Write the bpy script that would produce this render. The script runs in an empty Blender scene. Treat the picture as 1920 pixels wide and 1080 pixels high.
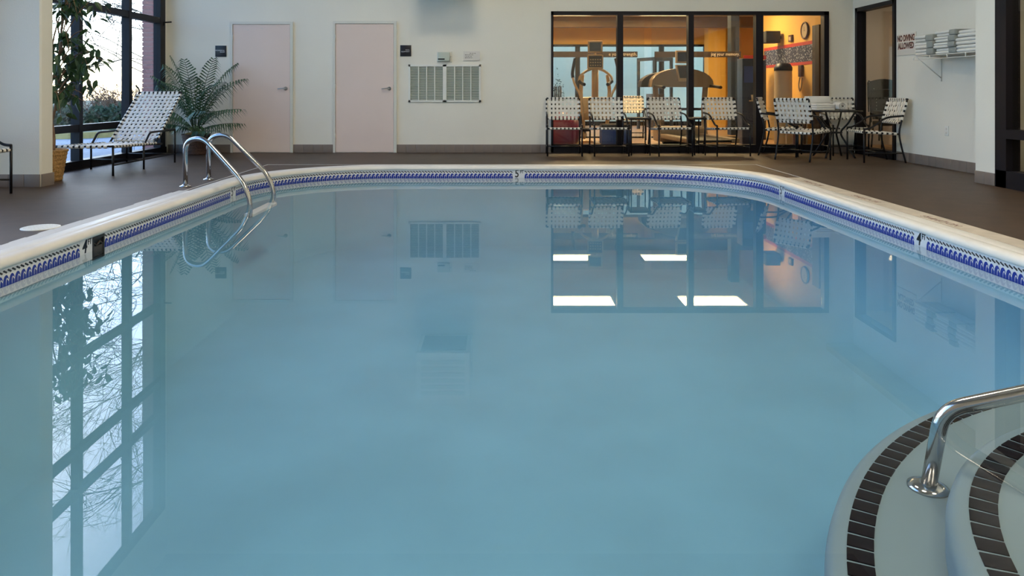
import bpy, bmesh, math, random
from mathutils import Vector, Matrix, geometry
random.seed(7)
PI = math.pi
R = math.radians
scene = bpy.context.scene
COL = scene.collection

# ------------------------------------------------------------------ camera
EYE = 0.955
cam_d = bpy.data.cameras.new('camera')
cam = bpy.data.objects.new('camera', cam_d)
COL.objects.link(cam)
cam.location = (0, 0, EYE)
cam.rotation_euler = (PI / 2, 0, 0)
cam_d.sensor_width = 36
cam_d.lens = 1362 / 1920 * 36
cam_d.shift_x = 20 / 1920
cam_d.shift_y = -368 / 1920
cam_d.clip_start = 0.05
cam_d.clip_end = 500
scene.camera = cam

# ------------------------------------------------------------------ sky, exposure
world = bpy.data.worlds.new('sky')
scene.world = world
world.use_nodes = True
wn = world.node_tree.nodes
wl = world.node_tree.links
wn.clear()
w_out = wn.new('ShaderNodeOutputWorld')
w_bg = wn.new('ShaderNodeBackground')
w_sky = wn.new('ShaderNodeTexSky')
w_sky.sky_type = 'NISHITA'
w_sky.sun_disc = False
w_sky.sun_elevation = R(26)
w_sky.sun_rotation = R(-40)
w_sky.altitude = 0
w_sky.air_density = 1.0
w_sky.dust_density = 0.7
w_sky.ozone_density = 6.0
w_bg.inputs['Strength'].default_value = 0.85
wl.new(w_sky.outputs[0], w_bg.inputs['Color'])
wl.new(w_bg.outputs[0], w_out.inputs['Surface'])
vs = scene.view_settings
vs.view_transform = 'Standard'
vs.look = 'None'
vs.gamma = 1
vs.use_curve_mapping = False
vs.exposure = 0.18
CEIL_LAMP = 36.0        # radiance of the pool hall's unseen, mostly added ceiling lamps
GYM_LAMP = 42.0         # radiance of the exercise room's troffers

# ------------------------------------------------------------------ levels
D = 11.4          # back wall
WATER = -0.147
XL = -5.25        # window wall
XR = 5.52         # right wall, far part
XN = 5.0          # right wall, near part
CEIL = 6.0

# ------------------------------------------------------------------ materials
MATS = {}

def mat(name, col, rough=0.6, metal=0.0, var=0.0, vscale=8.0, bump=0.0, bscale=60.0, spec=0.5, emit=None, estr=0.0, col2=None, coat=0.0):
    if name in MATS:
        return MATS[name]
    m = bpy.data.materials.new(name)
    m.use_nodes = True
    nt = m.node_tree
    b = nt.nodes['Principled BSDF']
    b.inputs['Base Color'].default_value = (*col, 1)
    b.inputs['Roughness'].default_value = rough
    b.inputs['Metallic'].default_value = metal
    b.inputs['Specular IOR Level'].default_value = spec
    b.inputs['Coat Weight'].default_value = coat
    tc = nt.nodes.new('ShaderNodeTexCoord')
    if var > 0 or col2:
        n = nt.nodes.new('ShaderNodeTexNoise')
        n.inputs['Scale'].default_value = vscale
        n.inputs['Detail'].default_value = 5
        nt.links.new(tc.outputs['Object'], n.inputs['Vector'])
        r = nt.nodes.new('ShaderNodeValToRGB')
        c2 = col2 if col2 else tuple(min(1, c * (1 + var)) for c in col)
        c1 = col if col2 else tuple(c * (1 - var) for c in col)
        r.color_ramp.elements[0].position = 0.35
        r.color_ramp.elements[1].position = 0.65
        r.color_ramp.elements[0].color = (*c1, 1)
        r.color_ramp.elements[1].color = (*c2, 1)
        nt.links.new(n.outputs['Fac'], r.inputs['Fac'])
        nt.links.new(r.outputs['Color'], b.inputs['Base Color'])
    if bump > 0:
        n2 = nt.nodes.new('ShaderNodeTexNoise')
        n2.inputs['Scale'].default_value = bscale
        n2.inputs['Detail'].default_value = 4
        nt.links.new(tc.outputs['Object'], n2.inputs['Vector'])
        bp = nt.nodes.new('ShaderNodeBump')
        bp.inputs['Strength'].default_value = bump
        bp.inputs['Distance'].default_value = 0.01
        nt.links.new(n2.outputs['Fac'], bp.inputs['Height'])
        nt.links.new(bp.outputs['Normal'], b.inputs['Normal'])
    if emit:
        b.inputs['Emission Color'].default_value = (*emit, 1)
        b.inputs['Emission Strength'].default_value = estr
    MATS[name] = m
    return m

def clear_mat(name, ior, tint, bump=0.0):
    """clear sheet: Fresnel mirror over straight transmission"""
    m = bpy.data.materials.new(name)
    m.use_nodes = True
    nt = m.node_tree
    nt.nodes.clear()
    out = nt.nodes.new('ShaderNodeOutputMaterial')
    mix = nt.nodes.new('ShaderNodeMixShader')
    tr = nt.nodes.new('ShaderNodeBsdfTransparent')
    tr.inputs['Color'].default_value = (*tint, 1)
    gl = nt.nodes.new('ShaderNodeBsdfGlossy')
    gl.inputs['Roughness'].default_value = 0.0
    fr = nt.nodes.new('ShaderNodeFresnel')
    geo = nt.nodes.new('ShaderNodeNewGeometry')
    mp = nt.nodes.new('ShaderNodeMapRange')   # same index from both sides of the sheet
    mp.inputs['To Min'].default_value = ior
    mp.inputs['To Max'].default_value = 1.0 / ior
    nt.links.new(geo.outputs['Backfacing'], mp.inputs['Value'])
    nt.links.new(mp.outputs['Result'], fr.inputs['IOR'])
    nt.links.new(fr.outputs['Fac'], mix.inputs['Fac'])
    nt.links.new(tr.outputs[0], mix.inputs[1])
    nt.links.new(gl.outputs[0], mix.inputs[2])
    nt.links.new(mix.outputs[0], out.inputs['Surface'])
    if bump > 0:
        tc = nt.nodes.new('ShaderNodeTexCoord')
        n2 = nt.nodes.new('ShaderNodeTexNoise')
        n2.inputs['Scale'].default_value = 1.6
        n2.inputs['Detail'].default_value = 2
        nt.links.new(tc.outputs['Object'], n2.inputs['Vector'])
        bp = nt.nodes.new('ShaderNodeBump')
        bp.inputs['Strength'].default_value = bump
        bp.inputs['Distance'].default_value = 0.01
        nt.links.new(n2.outputs['Fac'], bp.inputs['Height'])
        nt.links.new(bp.outputs['Normal'], gl.inputs['Normal'])
    MATS[name] = m
    return m

M = {}
M['wall'] = mat('wall_paint', (0.745, 0.73, 0.66), 0.75, var=0.02, vscale=1.2, bump=0.15, bscale=90)
M['ceiling'] = mat('ceiling_paint', (0.42, 0.42, 0.40), 0.85, bump=0.1)
M['deck'] = mat('deck_coating', (0.060, 0.037, 0.023), 0.5, var=0.16, vscale=5.0, bump=0.3, bscale=140, spec=0.5)
M['basetile'] = mat('brown_base_tile', (0.20, 0.165, 0.145), 0.45, var=0.14, vscale=3.0)
M['grout'] = mat('grey_grout', (0.25, 0.235, 0.22), 0.9)
M['door'] = mat('door_paint', (0.72, 0.60, 0.55), 0.55, var=0.015, vscale=2)
M['frame'] = mat('door_frame_paint', (0.64, 0.635, 0.58), 0.5)
M['alu'] = mat('black_anodised', (0.007, 0.006, 0.010), 0.45, spec=0.25)
M['black'] = mat('black_enamel', (0.006, 0.006, 0.008), 0.35, spec=0.3)
M['blackplastic'] = mat('black_plastic', (0.018, 0.017, 0.017), 0.5)
M['plaque'] = mat('black_plaque', (0.006, 0.006, 0.012), 0.3)
M['print'] = mat('white_print', (0.75, 0.75, 0.78), 0.6)
M['white'] = mat('white_enamel', (0.72, 0.73, 0.70), 0.4)
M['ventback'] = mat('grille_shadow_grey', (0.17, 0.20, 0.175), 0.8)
M['ventblade'] = mat('grille_blade', (0.58, 0.62, 0.56), 0.5)
M['steel'] = mat('stainless_steel', (0.56, 0.56, 0.57), 0.16, metal=1.0, bump=0.03, bscale=30)
M['chrome'] = mat('brushed_nickel', (0.5, 0.5, 0.48), 0.28, metal=1.0)
M['coping'] = mat('white_coping', (0.68, 0.67, 0.64), 0.38, var=0.05, vscale=4.0, bump=0.08, bscale=25)
M['strip'] = mat('beige_apron', (0.50, 0.45, 0.38), 0.6, var=0.12, vscale=6.0, bump=0.1)
M['joint'] = mat('white_joint', (0.55, 0.55, 0.54), 0.7)
M['plaster'] = mat('pool_plaster', (0.162, 0.350, 0.480), 0.75, var=0.06, vscale=1.3, bump=0.08, bscale=12)
M['step'] = mat('step_plaster', (0.165, 0.235, 0.275), 0.7, var=0.04, vscale=2.0)
M['nosing'] = mat('black_nosing_tile', (0.005, 0.003, 0.006), 0.5, spec=0.1)
M['tile'] = mat('pale_waterline_tile', (0.66, 0.67, 0.70), 0.25)
M['blue'] = mat('cobalt_glaze', (0.012, 0.03, 0.27), 0.25)
M['ink'] = mat('black_glaze', (0.008, 0.008, 0.012), 0.3)
M['strap'] = mat('white_vinyl_strap', (0.66, 0.64, 0.58), 0.42)
M['towel'] = mat('white_towel', (0.76, 0.75, 0.71), 0.95, bump=0.5, bscale=220)
M['towelgrey'] = mat('grey_towel_band', (0.30, 0.32, 0.30), 0.95, bump=0.5, bscale=220)
M['red'] = mat('red_lettering', (0.22, 0.012, 0.012), 0.5)
M['redworn'] = mat('worn_red_paint', (0.16, 0.04, 0.03), 0.7, col2=(0.46, 0.40, 0.34), vscale=30)
M['signwhite'] = mat('sign_white', (0.66, 0.64, 0.60), 0.45)
M['basket'] = mat('tan_wicker', (0.34, 0.19, 0.06), 0.7, var=0.4, vscale=60, bump=0.5, bscale=90)
M['basketdark'] = mat('dark_wicker', (0.09, 0.045, 0.03), 0.7, var=0.4, vscale=60, bump=0.5, bscale=90)
M['soil'] = mat('moss', (0.30, 0.19, 0.06), 0.95, var=0.4, vscale=40, bump=0.8)
M['palm'] = mat('palm_leaf', (0.042, 0.100, 0.045), 0.45, var=0.35, vscale=9)
M['palmstem'] = mat('palm_stalk', (0.07, 0.09, 0.03), 0.6)
M['leaf'] = mat('ficus_leaf', (0.028, 0.075, 0.025), 0.4, var=0.4, vscale=7)
M['bark'] = mat('ficus_bark', (0.20, 0.12, 0.07), 0.85, var=0.3, vscale=20, bump=0.5)
M['twig'] = mat('bare_twig', (0.10, 0.065, 0.05), 0.9)
M['hedge'] = mat('hedge_leaf', (0.075, 0.10, 0.05), 0.8, var=0.4, vscale=5)
M['scrub'] = mat('dry_scrub', (0.26, 0.14, 0.08), 0.9, var=0.3, vscale=5)
M['brick'] = mat('red_brick', (0.40, 0.17, 0.15), 0.85, var=0.15, vscale=15)
M['mortar'] = mat('brick_mortar', (0.42, 0.30, 0.27), 0.9)
M['asphalt'] = mat('pale_asphalt', (0.36, 0.36, 0.38), 0.9, var=0.12, vscale=0.6)
M['curb'] = mat('yellow_curb', (0.62, 0.45, 0.16), 0.8, var=0.1)
M['lawn'] = mat('dry_grass', (0.20, 0.19, 0.09), 0.95, var=0.3, vscale=2)
M['gymwall'] = mat('amber_wall', (0.74, 0.44, 0.10), 0.7, var=0.03, vscale=2)
M['gymcream'] = mat('cream_soffit', (0.62, 0.50, 0.30), 0.7)
M['beam'] = mat('shaded_brown_soffit', (0.16, 0.09, 0.04), 0.7, var=0.2, vscale=1.0)  # dark brown with the beam's shadow put into the colour
M['gymfloor'] = mat('tan_gym_floor', (0.33, 0.20, 0.10), 0.4, var=0.15, vscale=3)
M['gymmetal'] = mat('champagne_metal', (0.62, 0.44, 0.24), 0.38, metal=0.25)
M['gymdark'] = mat('dark_bronze_plastic', (0.045, 0.035, 0.03), 0.45)
M['hood'] = mat('taupe_shroud', (0.34, 0.25, 0.16), 0.4)
M['screen'] = mat('dark_screen', (0.025, 0.016, 0.016), 0.15)
M['navy'] = mat('navy_cabinet', (0.014, 0.025, 0.065), 0.4)
M['navywall'] = mat('slate_blue_paint', (0.018, 0.032, 0.065), 0.6)
M['redstripe'] = mat('red_stripe', (0.44, 0.030, 0.018), 0.6)
M['ball'] = mat('crimson_ball', (0.30, 0.012, 0.05), 0.35, col2=(0.26, 0.03, 0.10), vscale=2.5)
M['bluemat'] = mat('blue_mat', (0.05, 0.09, 0.30), 0.6)
M['tan'] = mat('tan_drum', (0.50, 0.36, 0.20), 0.5)
M['clockface'] = mat('clock_face', (0.52, 0.40, 0.25), 0.5)
M['wood'] = mat('dark_wood', (0.10, 0.04, 0.02), 0.4, var=0.3, vscale=12)
M['amberdoor'] = mat('amber_wood', (0.42, 0.22, 0.09), 0.5, var=0.15, vscale=10)
M['beige'] = mat('beige_corridor_paint', (0.50, 0.44, 0.39), 0.75)
M['ochre'] = mat('ochre_wall_covering', (0.44, 0.34, 0.09), 0.7, var=0.06, vscale=14)
M['gunmetal'] = mat('grey_upholstery', (0.028, 0.027, 0.024), 0.6)
M['stud'] = mat('bright_stud', (0.7, 0.68, 0.62), 0.3, metal=1)
M['film'] = mat('brown_window_film', (0.020, 0.012, 0.010), 0.6)
M['filmtext'] = mat('cream_print', (0.60, 0.52, 0.40), 0.6)
M['lamp_cool'] = mat('lamp_diffuser', (0.9, 0.9, 0.9), 0.6, emit=(1.0, 0.86, 0.64), estr=CEIL_LAMP)
M['lamp_warm'] = mat('troffer_diffuser', (0.9, 0.85, 0.7), 0.6, emit=(1.0, 0.70, 0.36), estr=GYM_LAMP)
M['lamp_hall'] = mat('corridor_diffuser', (0.9, 0.85, 0.7), 0.6, emit=(1.0, 0.82, 0.60), estr=16.0)
M['glass'] = clear_mat('window_glass', 1.45, (0.93, 0.95, 0.94))
M['cover'] = mat('frosted_guard', (0.48, 0.54, 0.49), 0.3)
M['water'] = clear_mat('pool_water', 1.33, (0.97, 0.985, 0.99), bump=0.006)
_nt = M['water'].node_tree
_ab = _nt.nodes.new('ShaderNodeVolumeAbsorption')
_ab.inputs['Color'].default_value = (0.14, 0.68, 0.93, 1)
_ab.inputs['Density'].default_value = 0.10
_out = [n for n in _nt.nodes if n.type == 'OUTPUT_MATERIAL'][0]
_nt.links.new(_ab.outputs[0], _out.inputs['Volume'])

# blue gym band with small pale dots, printed flat
def band_mat():
    m = bpy.data.materials.new('dotted_blue_band')
    m.use_nodes = True
    nt = m.node_tree
    b = nt.nodes['Principled BSDF']
    b.inputs['Roughness'].default_value = 0.6
    tc = nt.nodes.new('ShaderNodeTexCoord')
    v = nt.nodes.new('ShaderNodeTexVoronoi')
    v.inputs['Scale'].default_value = 24
    r = nt.nodes.new('ShaderNodeValToRGB')
    r.color_ramp.interpolation = 'CONSTANT'
    r.color_ramp.elements[0].color = (0.36, 0.38, 0.45, 1)
    r.color_ramp.elements[1].position = 0.34
    r.color_ramp.elements[1].color = (0.018, 0.030, 0.085, 1)
    nt.links.new(tc.outputs['Object'], v.inputs['Vector'])
    nt.links.new(v.outputs['Distance'], r.inputs['Fac'])
    nt.links.new(r.outputs['Color'], b.inputs['Base Color'])
    return m
M['band'] = band_mat()

# ------------------------------------------------------------------ mesh helpers
class MB:
    def __init__(self):
        self.v = []; self.f = []; self.m = []; self.s = []
    def add(self, vs, fs, mi=0, smooth=False):
        o = len(self.v)
        self.v += [tuple(p) for p in vs]
        for f in fs:
            self.f.append([i + o for i in f]); self.m.append(mi); self.s.append(smooth)
        return self
    def box(self, x0, x1, y0, y1, z0, z1, mi=0, mx=None):
        vs = [Vector(p) for p in ((x0,y0,z0),(x1,y0,z0),(x1,y1,z0),(x0,y1,z0),(x0,y0,z1),(x1,y0,z1),(x1,y1,z1),(x0,y1,z1))]
        if mx: vs = [mx @ p for p in vs]
        return self.add(vs, [(0,3,2,1),(4,5,6,7),(0,1,5,4),(1,2,6,5),(2,3,7,6),(3,0,4,7)], mi)
    def rbox(self, x0, x1, y0, y1, z0, z1, r=0.01, mi=0, mx=None):
        """box with chamfered edges"""
        bm = bmesh.new()
        bmesh.ops.create_cube(bm, size=1)
        for p in bm.verts:
            p.co = Vector(((x0+x1)/2 + p.co.x*(x1-x0), (y0+y1)/2 + p.co.y*(y1-y0), (z0+z1)/2 + p.co.z*(z1-z0)))
        bmesh.ops.bevel(bm, geom=bm.edges[:] , offset=r, segments=2, profile=0.6, affect='EDGES')
        bm.verts.index_update()
        vs = [mx @ p.co if mx else p.co.copy() for p in bm.verts]
        self.add(vs, [[q.index for q in f.verts] for f in bm.faces], mi, True)
        bm.free()
        return self
    def tube(self, pts, r, n=8, mi=0, closed=False):
        pts = [Vector(p) for p in pts]
        k = len(pts)
        rs = r if isinstance(r, (list, tuple)) else [r] * k
        T = []
        for i in range(k):
            a = pts[i-1] if (i > 0 or closed) else pts[i]
            b = pts[(i+1) % k] if (i < k-1 or closed) else pts[i]
            T.append((b - a).normalized())
        up = Vector((0,0,1)) if abs(T[0].z) < 0.9 else Vector((1,0,0))
        nrm = (up - T[0]*up.dot(T[0])).normalized()
        vs = []
        for i in range(k):
            nrm = (nrm - T[i]*nrm.dot(T[i])).normalized()
            bn = T[i].cross(nrm)
            for j in range(n):
                a = 2*PI*j/n
                vs.append(pts[i] + (nrm*math.cos(a) + bn*math.sin(a))*rs[i])
        fs = []
        for i in range(k if closed else k-1):
            i2 = (i+1) % k
            for j in range(n):
                j2 = (j+1) % n
                fs.append((i*n+j, i*n+j2, i2*n+j2, i2*n+j))
        self.add(vs, fs, mi, True)
        if not closed:
            o = len(self.v) - k*n
            self.f.append([o+j for j in reversed(range(n))]); self.m.append(mi); self.s.append(False)
            self.f.append([o+(k-1)*n+j for j in range(n)]); self.m.append(mi); self.s.append(False)
        return self
    def lathe(self, prof, n=20, c=(0,0,0), mi=0, mx=None, smooth=True):
        vs = []
        for (r, z) in prof:
            for j in range(n):
                a = 2*PI*j/n
                p = Vector((c[0]+r*math.cos(a), c[1]+r*math.sin(a), c[2]+z))
                vs.append(mx @ p if mx else p)
        fs = []
        for i in range(len(prof)-1):
            for j in range(n):
                j2 = (j+1) % n
                fs.append((i*n+j, i*n+j2, (i+1)*n+j2, (i+1)*n+j))
        self.add(vs, fs, mi, smooth)
        o = len(self.v) - len(vs)
        if prof[0][0] > 1e-6:
            self.f.append([o+j for j in reversed(range(n))]); self.m.append(mi); self.s.append(False)
        if prof[-1][0] > 1e-6:
            self.f.append([o+(len(prof)-1)*n+j for j in range(n)]); self.m.append(mi); self.s.append(False)
        return self
    def prism(self, poly, z0, z1, mi=0, mx=None):
        n = len(poly)
        vs = [Vector((p[0],p[1],z0)) for p in poly] + [Vector((p[0],p[1],z1)) for p in poly]
        if mx: vs = [mx @ p for p in vs]
        fs = [list(reversed(range(n))), list(range(n, 2*n))] + [(i,(i+1)%n,n+(i+1)%n,n+i) for i in range(n)]
        return self.add(vs, fs, mi)
    def mesh(self, name, mats):
        me = bpy.data.meshes.new(name)
        me.from_pydata([tuple(p) for p in self.v], [], self.f)
        for m in (mats if isinstance(mats, (list, tuple)) else [mats]):
            me.materials.append(m)
        me.polygons.foreach_set('material_index', self.m)
        me.polygons.foreach_set('use_smooth', self.s)
        me.update()
        return me
    def build(self, name, mats, parent=None):
        o = bpy.data.objects.new(name, self.mesh(name, mats))
        COL.objects.link(o)
        if parent: o.parent = parent
        return o

def inst(name, me, parent=None, mx=None):
    o = bpy.data.objects.new(name, me)
    COL.objects.link(o)
    if parent: o.parent = parent
    if mx is not None: o.matrix_local = mx
    return o

def tag(o, label, cat=None, group=None, kind=None):
    o['label'] = label
    if cat: o['category'] = cat
    if group: o['group'] = group
    if kind: o['kind'] = kind
    return o

def empty(name, loc=(0,0,0), rz=0.0):
    o = bpy.data.objects.new(name, None)
    COL.objects.link(o)
    o.empty_display_size = 0.1
    o.location = loc
    o.rotation_euler = (0,0,rz)
    return o

def thing(name, label, cat, loc=(0,0,0), rz=0.0, group=None):
    return tag(empty(name, loc, rz), label, cat, group)

def struct(o, label=None):
    o['kind'] = 'structure'
    if label: o['label'] = label
    return o

def dup(root, loc, rz, label, group=None):
    r = root.copy(); COL.objects.link(r)
    r.location = loc; r.rotation_euler = (0,0,rz)
    r['label'] = label
    if group: r['group'] = group
    for ch in list(root.children):
        c = ch.copy(); COL.objects.link(c); c.parent = r
        for g in ch.children:
            d = g.copy(); COL.objects.link(d); d.parent = c
    return r

def smooth(pts, n=6):
    """Catmull-Rom through points"""
    P = [Vector(p) for p in pts]
    P = [P[0]*2-P[1]] + P + [P[-1]*2-P[-2]]
    out = []
    for i in range(1, len(P)-2):
        a,b,c,d = P[i-1],P[i],P[i+1],P[i+2]
        for k in range(n):
            t = k/n
            out.append(0.5*((2*b)+(c-a)*t+(2*a-5*b+4*c-d)*t*t+(3*b-a-3*c+d)*t**3))
    out.append(P[-2])
    return out

def fillet(pts, r, n=6):
    """polyline with rounded corners"""
    P = [Vector(p) for p in pts]
    out = [P[0]]
    for i in range(1, len(P)-1):
        a = (P[i-1]-P[i]); b = (P[i+1]-P[i])
        rr = min(r, a.length*0.49, b.length*0.49)
        p0 = P[i]+a.normalized()*rr; p1 = P[i]+b.normalized()*rr
        for k in range(n+1):
            t = k/n
            out.append(p0*(1-t)**2 + P[i]*2*t*(1-t) + p1*t*t)
    out.append(P[-1])
    return out

def text_mesh(body, size, align='CENTER', depth=0.0008, shear=0.0, m=None, xs=1.0, bold=0.0):
    cu = bpy.data.curves.new('lettering', 'FONT')
    cu.body = body; cu.size = size; cu.align_x = align; cu.align_y = 'CENTER'
    cu.extrude = depth; cu.shear = shear; cu.resolution_u = 3
    cu.space_line = 0.95; cu.offset = bold
    o = bpy.data.objects.new('lettering', cu)
    COL.objects.link(o)
    bpy.context.view_layer.update()
    dg = bpy.context.evaluated_depsgraph_get()
    me = bpy.data.meshes.new_from_object(o.evaluated_get(dg))
    bpy.data.objects.remove(o)
    if xs != 1.0:
        for v in me.vertices: v.co.x *= xs
    me.materials.clear()
    me.materials.append(m)
    return me

def frame_mx(origin, right, up):
    r = Vector(right).normalized(); u = Vector(up).normalized(); n = r.cross(u)
    mx = Matrix(((r.x,u.x,n.x,origin[0]),(r.y,u.y,n.y,origin[1]),(r.z,u.z,n.z,origin[2]),(0,0,0,1)))
    return mx

TO_CAM = ((1,0,0),(0,0,1))       # right, up for a face turned to -Y
TO_LEFT = ((0,-1,0),(0,0,1))     # face turned to -X

# ------------------------------------------------------------------ pool outline
PX0, PX1, PY0, PY1 = -2.83, 2.99, 0.6, 9.32
CORN = [(PX1-1.35, PY1-1.35, 1.35, 0), (PX0+1.5, PY1-1.5, 1.5, 90), (PX0+0.7, PY0+0.7, 0.7, 180), (PX1-0.7, PY0+0.7, 0.7, 270)]

def outline(d, seg=20):
    pts = []
    for (x, y, r, a0) in CORN:
        for k in range(seg+1):
            a = R(a0 + 90*k/seg)
            pts.append((x+(r+d)*math.cos(a), y+(r+d)*math.sin(a)))
    return pts

def sweep(mb, prof, mi=0, sm=True):
    rings = [[(p[0], p[1], z) for p in outline(d)] for (d, z) in prof]
    n = len(rings[0])
    vs = [p for r in rings for p in r]
    fs = []
    for i in range(len(rings)-1):
        for j in range(n):
            j2 = (j+1) % n
            fs.append((i*n+j, i*n+j2, (i+1)*n+j2, (i+1)*n+j))
    mb.add(vs, fs, mi, sm)

# ------------------------------------------------------------------ floor (deck with the pool cut out)
def flat_with_hole(name, x0, x1, y0, y1, hole, z, m):
    outer = [(x0,y0),(x1,y0),(x1,y1),(x0,y1)]
    tri = geometry.tessellate_polygon([[Vector((p[0],p[1],0)) for p in outer], [Vector((p[0],p[1],0)) for p in reversed(hole)]])
    allp = outer + list(reversed(hole))
    fs = []
    for t in tri:
        a,b,c = [Vector((*allp[i],0)) for i in t]
        fs.append(t if (b-a).cross(c-a).z > 0 else tuple(reversed(t)))
    mb = MB(); mb.add([(p[0],p[1],z) for p in allp], fs)
    return mb.build(name, m)

floor = struct(flat_with_hole('floor', XL-0.1, XR, -2.5, D+0.02, outline(0.15), 0.0, M['deck']), 'dark brown textured pool deck around the pool')

# coping
mb = MB()
sweep(mb, [(0.004,-0.054),(-0.006,-0.051),(-0.012,-0.044),(-0.014,-0.034),(-0.012,-0.020),(-0.004,-0.007),(0.012,0.003),(0.036,0.007),(0.055,0.006),(0.063,0.002),(0.071,0.001),(0.079,0.005),(0.10,0.007),(0.165,0.006),(0.180,0.002),(0.180,-0.02)])
coping = mb.build('pool_coping', M['coping'])
struct(coping, 'rounded white coping running around the pool edge')
# beige apron strip with worn lettering along the right side
ap = MB(); ap.box(3.168, 3.335, 0.9, 8.05, -0.01, 0.004)
apron = struct(ap.build('trim_1', M['strip']), 'worn beige strip between right coping and deck')
for yy in (5.35, 6.45, 7.55, 4.2):
    t = inst('lettering', text_mesh('NO DIVING', 0.085, depth=0.0006, m=M['redworn']), apron, frame_mx((3.235, yy, 0.0048), (0,1,0), (-1,0,0)))
ap = MB(); ap.box(-3.105, -3.005, 0.9, 7.0, -0.01, 0.003)
for k in range(22):   # ragged paint edge
    y = 1.2 + k*0.26 + random.uniform(-0.08, 0.08)
    ap.box(-3.105-random.uniform(0.004, 0.022), -3.105, y, y+random.uniform(0.1, 0.3), -0.01, 0.0025)
struct(ap.build('trim_2', M['joint']), 'white painted strip between left coping and deck')
jt = MB()
jt.box(-3.05, 3.335, 9.500, 9.512, -0.005, 0.003)
jt.box(-3.062, -3.05, 6.9, 9.512, -0.005, 0.003)
jt.box(3.325, 3.337, 7.9, 9.512, -0.005, 0.003)
struct(jt.build('trim_3', M['joint']), 'thin white joint line framing the far pool corners')

# basin
mb = MB()
prof = [(0.010,-0.05),(0.010,-0.215),(0.001,-0.216),(0.0,-0.3)]
FLOORZ = -0.90
for k in range(1, 9):
    a = R(90*k/8)
    prof.append((-0.6*(1-math.cos(a)), -0.3-0.6*math.sin(a)))
sweep(mb, prof)
ring = outline(-0.6)
mb.add([(p[0],p[1],FLOORZ) for p in ring], [list(range(len(ring)))])
basin = struct(mb.build('pool_basin', M['plaster']), 'pale plaster pool basin with rounded cove')
for p in basin.data.polygons: p.flip()
basin.data.update()

# waterline tiles
poly = outline(0.0, 40)
cum = [0.0]
for i in range(len(poly)):
    a = Vector(poly[i]); b = Vector(poly[(i+1) % len(poly)])
    cum.append(cum[-1] + (b-a).length)
PER = cum[-1]
def at_s(s):
    s %= PER
    for i in range(len(poly)):
        if s <= cum[i+1]:
            a = Vector(poly[i]); b = Vector(poly[(i+1) % len(poly)])
            if cum[i+1]-cum[i] < 1e-9: continue
            t = (s-cum[i])/(cum[i+1]-cum[i])
            return a.lerp(b, t), (b-a).normalized()
    return Vector(poly[0]), Vector((0,1))
NT = round(PER/0.1505)
PITCH = PER/NT
HW = PITCH/2 - 0.0008
TZ = -0.053                      # tile top

def tile_body():
    m_ = MB()
    m_.box(-HW, HW, 0.0, 0.009, TZ-0.152, TZ)      # local y = outward; face at y=0 towards the pool
    return m_

def patterned_tile():
    m_ = tile_body()
    e = -0.0006
    def face(pts, mi):
        m_.add([(-u, e, v) for (u, v) in pts], [list(range(len(pts)))], mi)
    w4 = PITCH/4
    for k in range(4):           # pairs of slanted black lozenges
        u0 = -PITCH/2 + w4*(k+0.5)
        for (du, dv) in ((-0.0075, 0.004), (0.0075, -0.004)):
            cu, cv = u0+du, TZ-0.020+dv
            face([(cu-0.013,cv+0.002),(cu-0.002,cv+0.0085),(cu+0.013,cv-0.002),(cu+0.002,cv-0.0085)], 2)
    w3 = PITCH/3
    H0, H1 = TZ-0.097, TZ-0.040
    fin = [(0.02,0.0),(0.03,0.30),(0.10,0.60),(0.22,0.84),(0.40,0.98),(0.62,1.0),(0.80,0.90),(0.93,0.70),(0.985,0.54),(0.92,0.50),(0.82,0.63),(0.72,0.69),(0.61,0.64),(0.53,0.48),(0.505,0.28),(0.51,0.0)]
    curl = [(0.565,0.0),(0.575,0.26),(0.63,0.47),(0.72,0.56),(0.81,0.50),(0.89,0.37),(0.985,0.32),(0.99,0.0)]
    for k in range(3):
        u0 = -PITCH/2 + w3*k
        for sh in (fin, curl):
            face([(u0+w3*a, H0+(H1-H0)*b) for (a,b) in sh], 1)
    face([(-HW,H0),(HW,H0),(HW,H0-0.006),(-HW,H0-0.006)], 1)
    return m_.mesh('waterline_tile', [M['tile'], M['blue'], M['ink']])
TILE = patterned_tile()
PLAIN = tile_body().mesh('marker_tile', [M['tile']])

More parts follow.
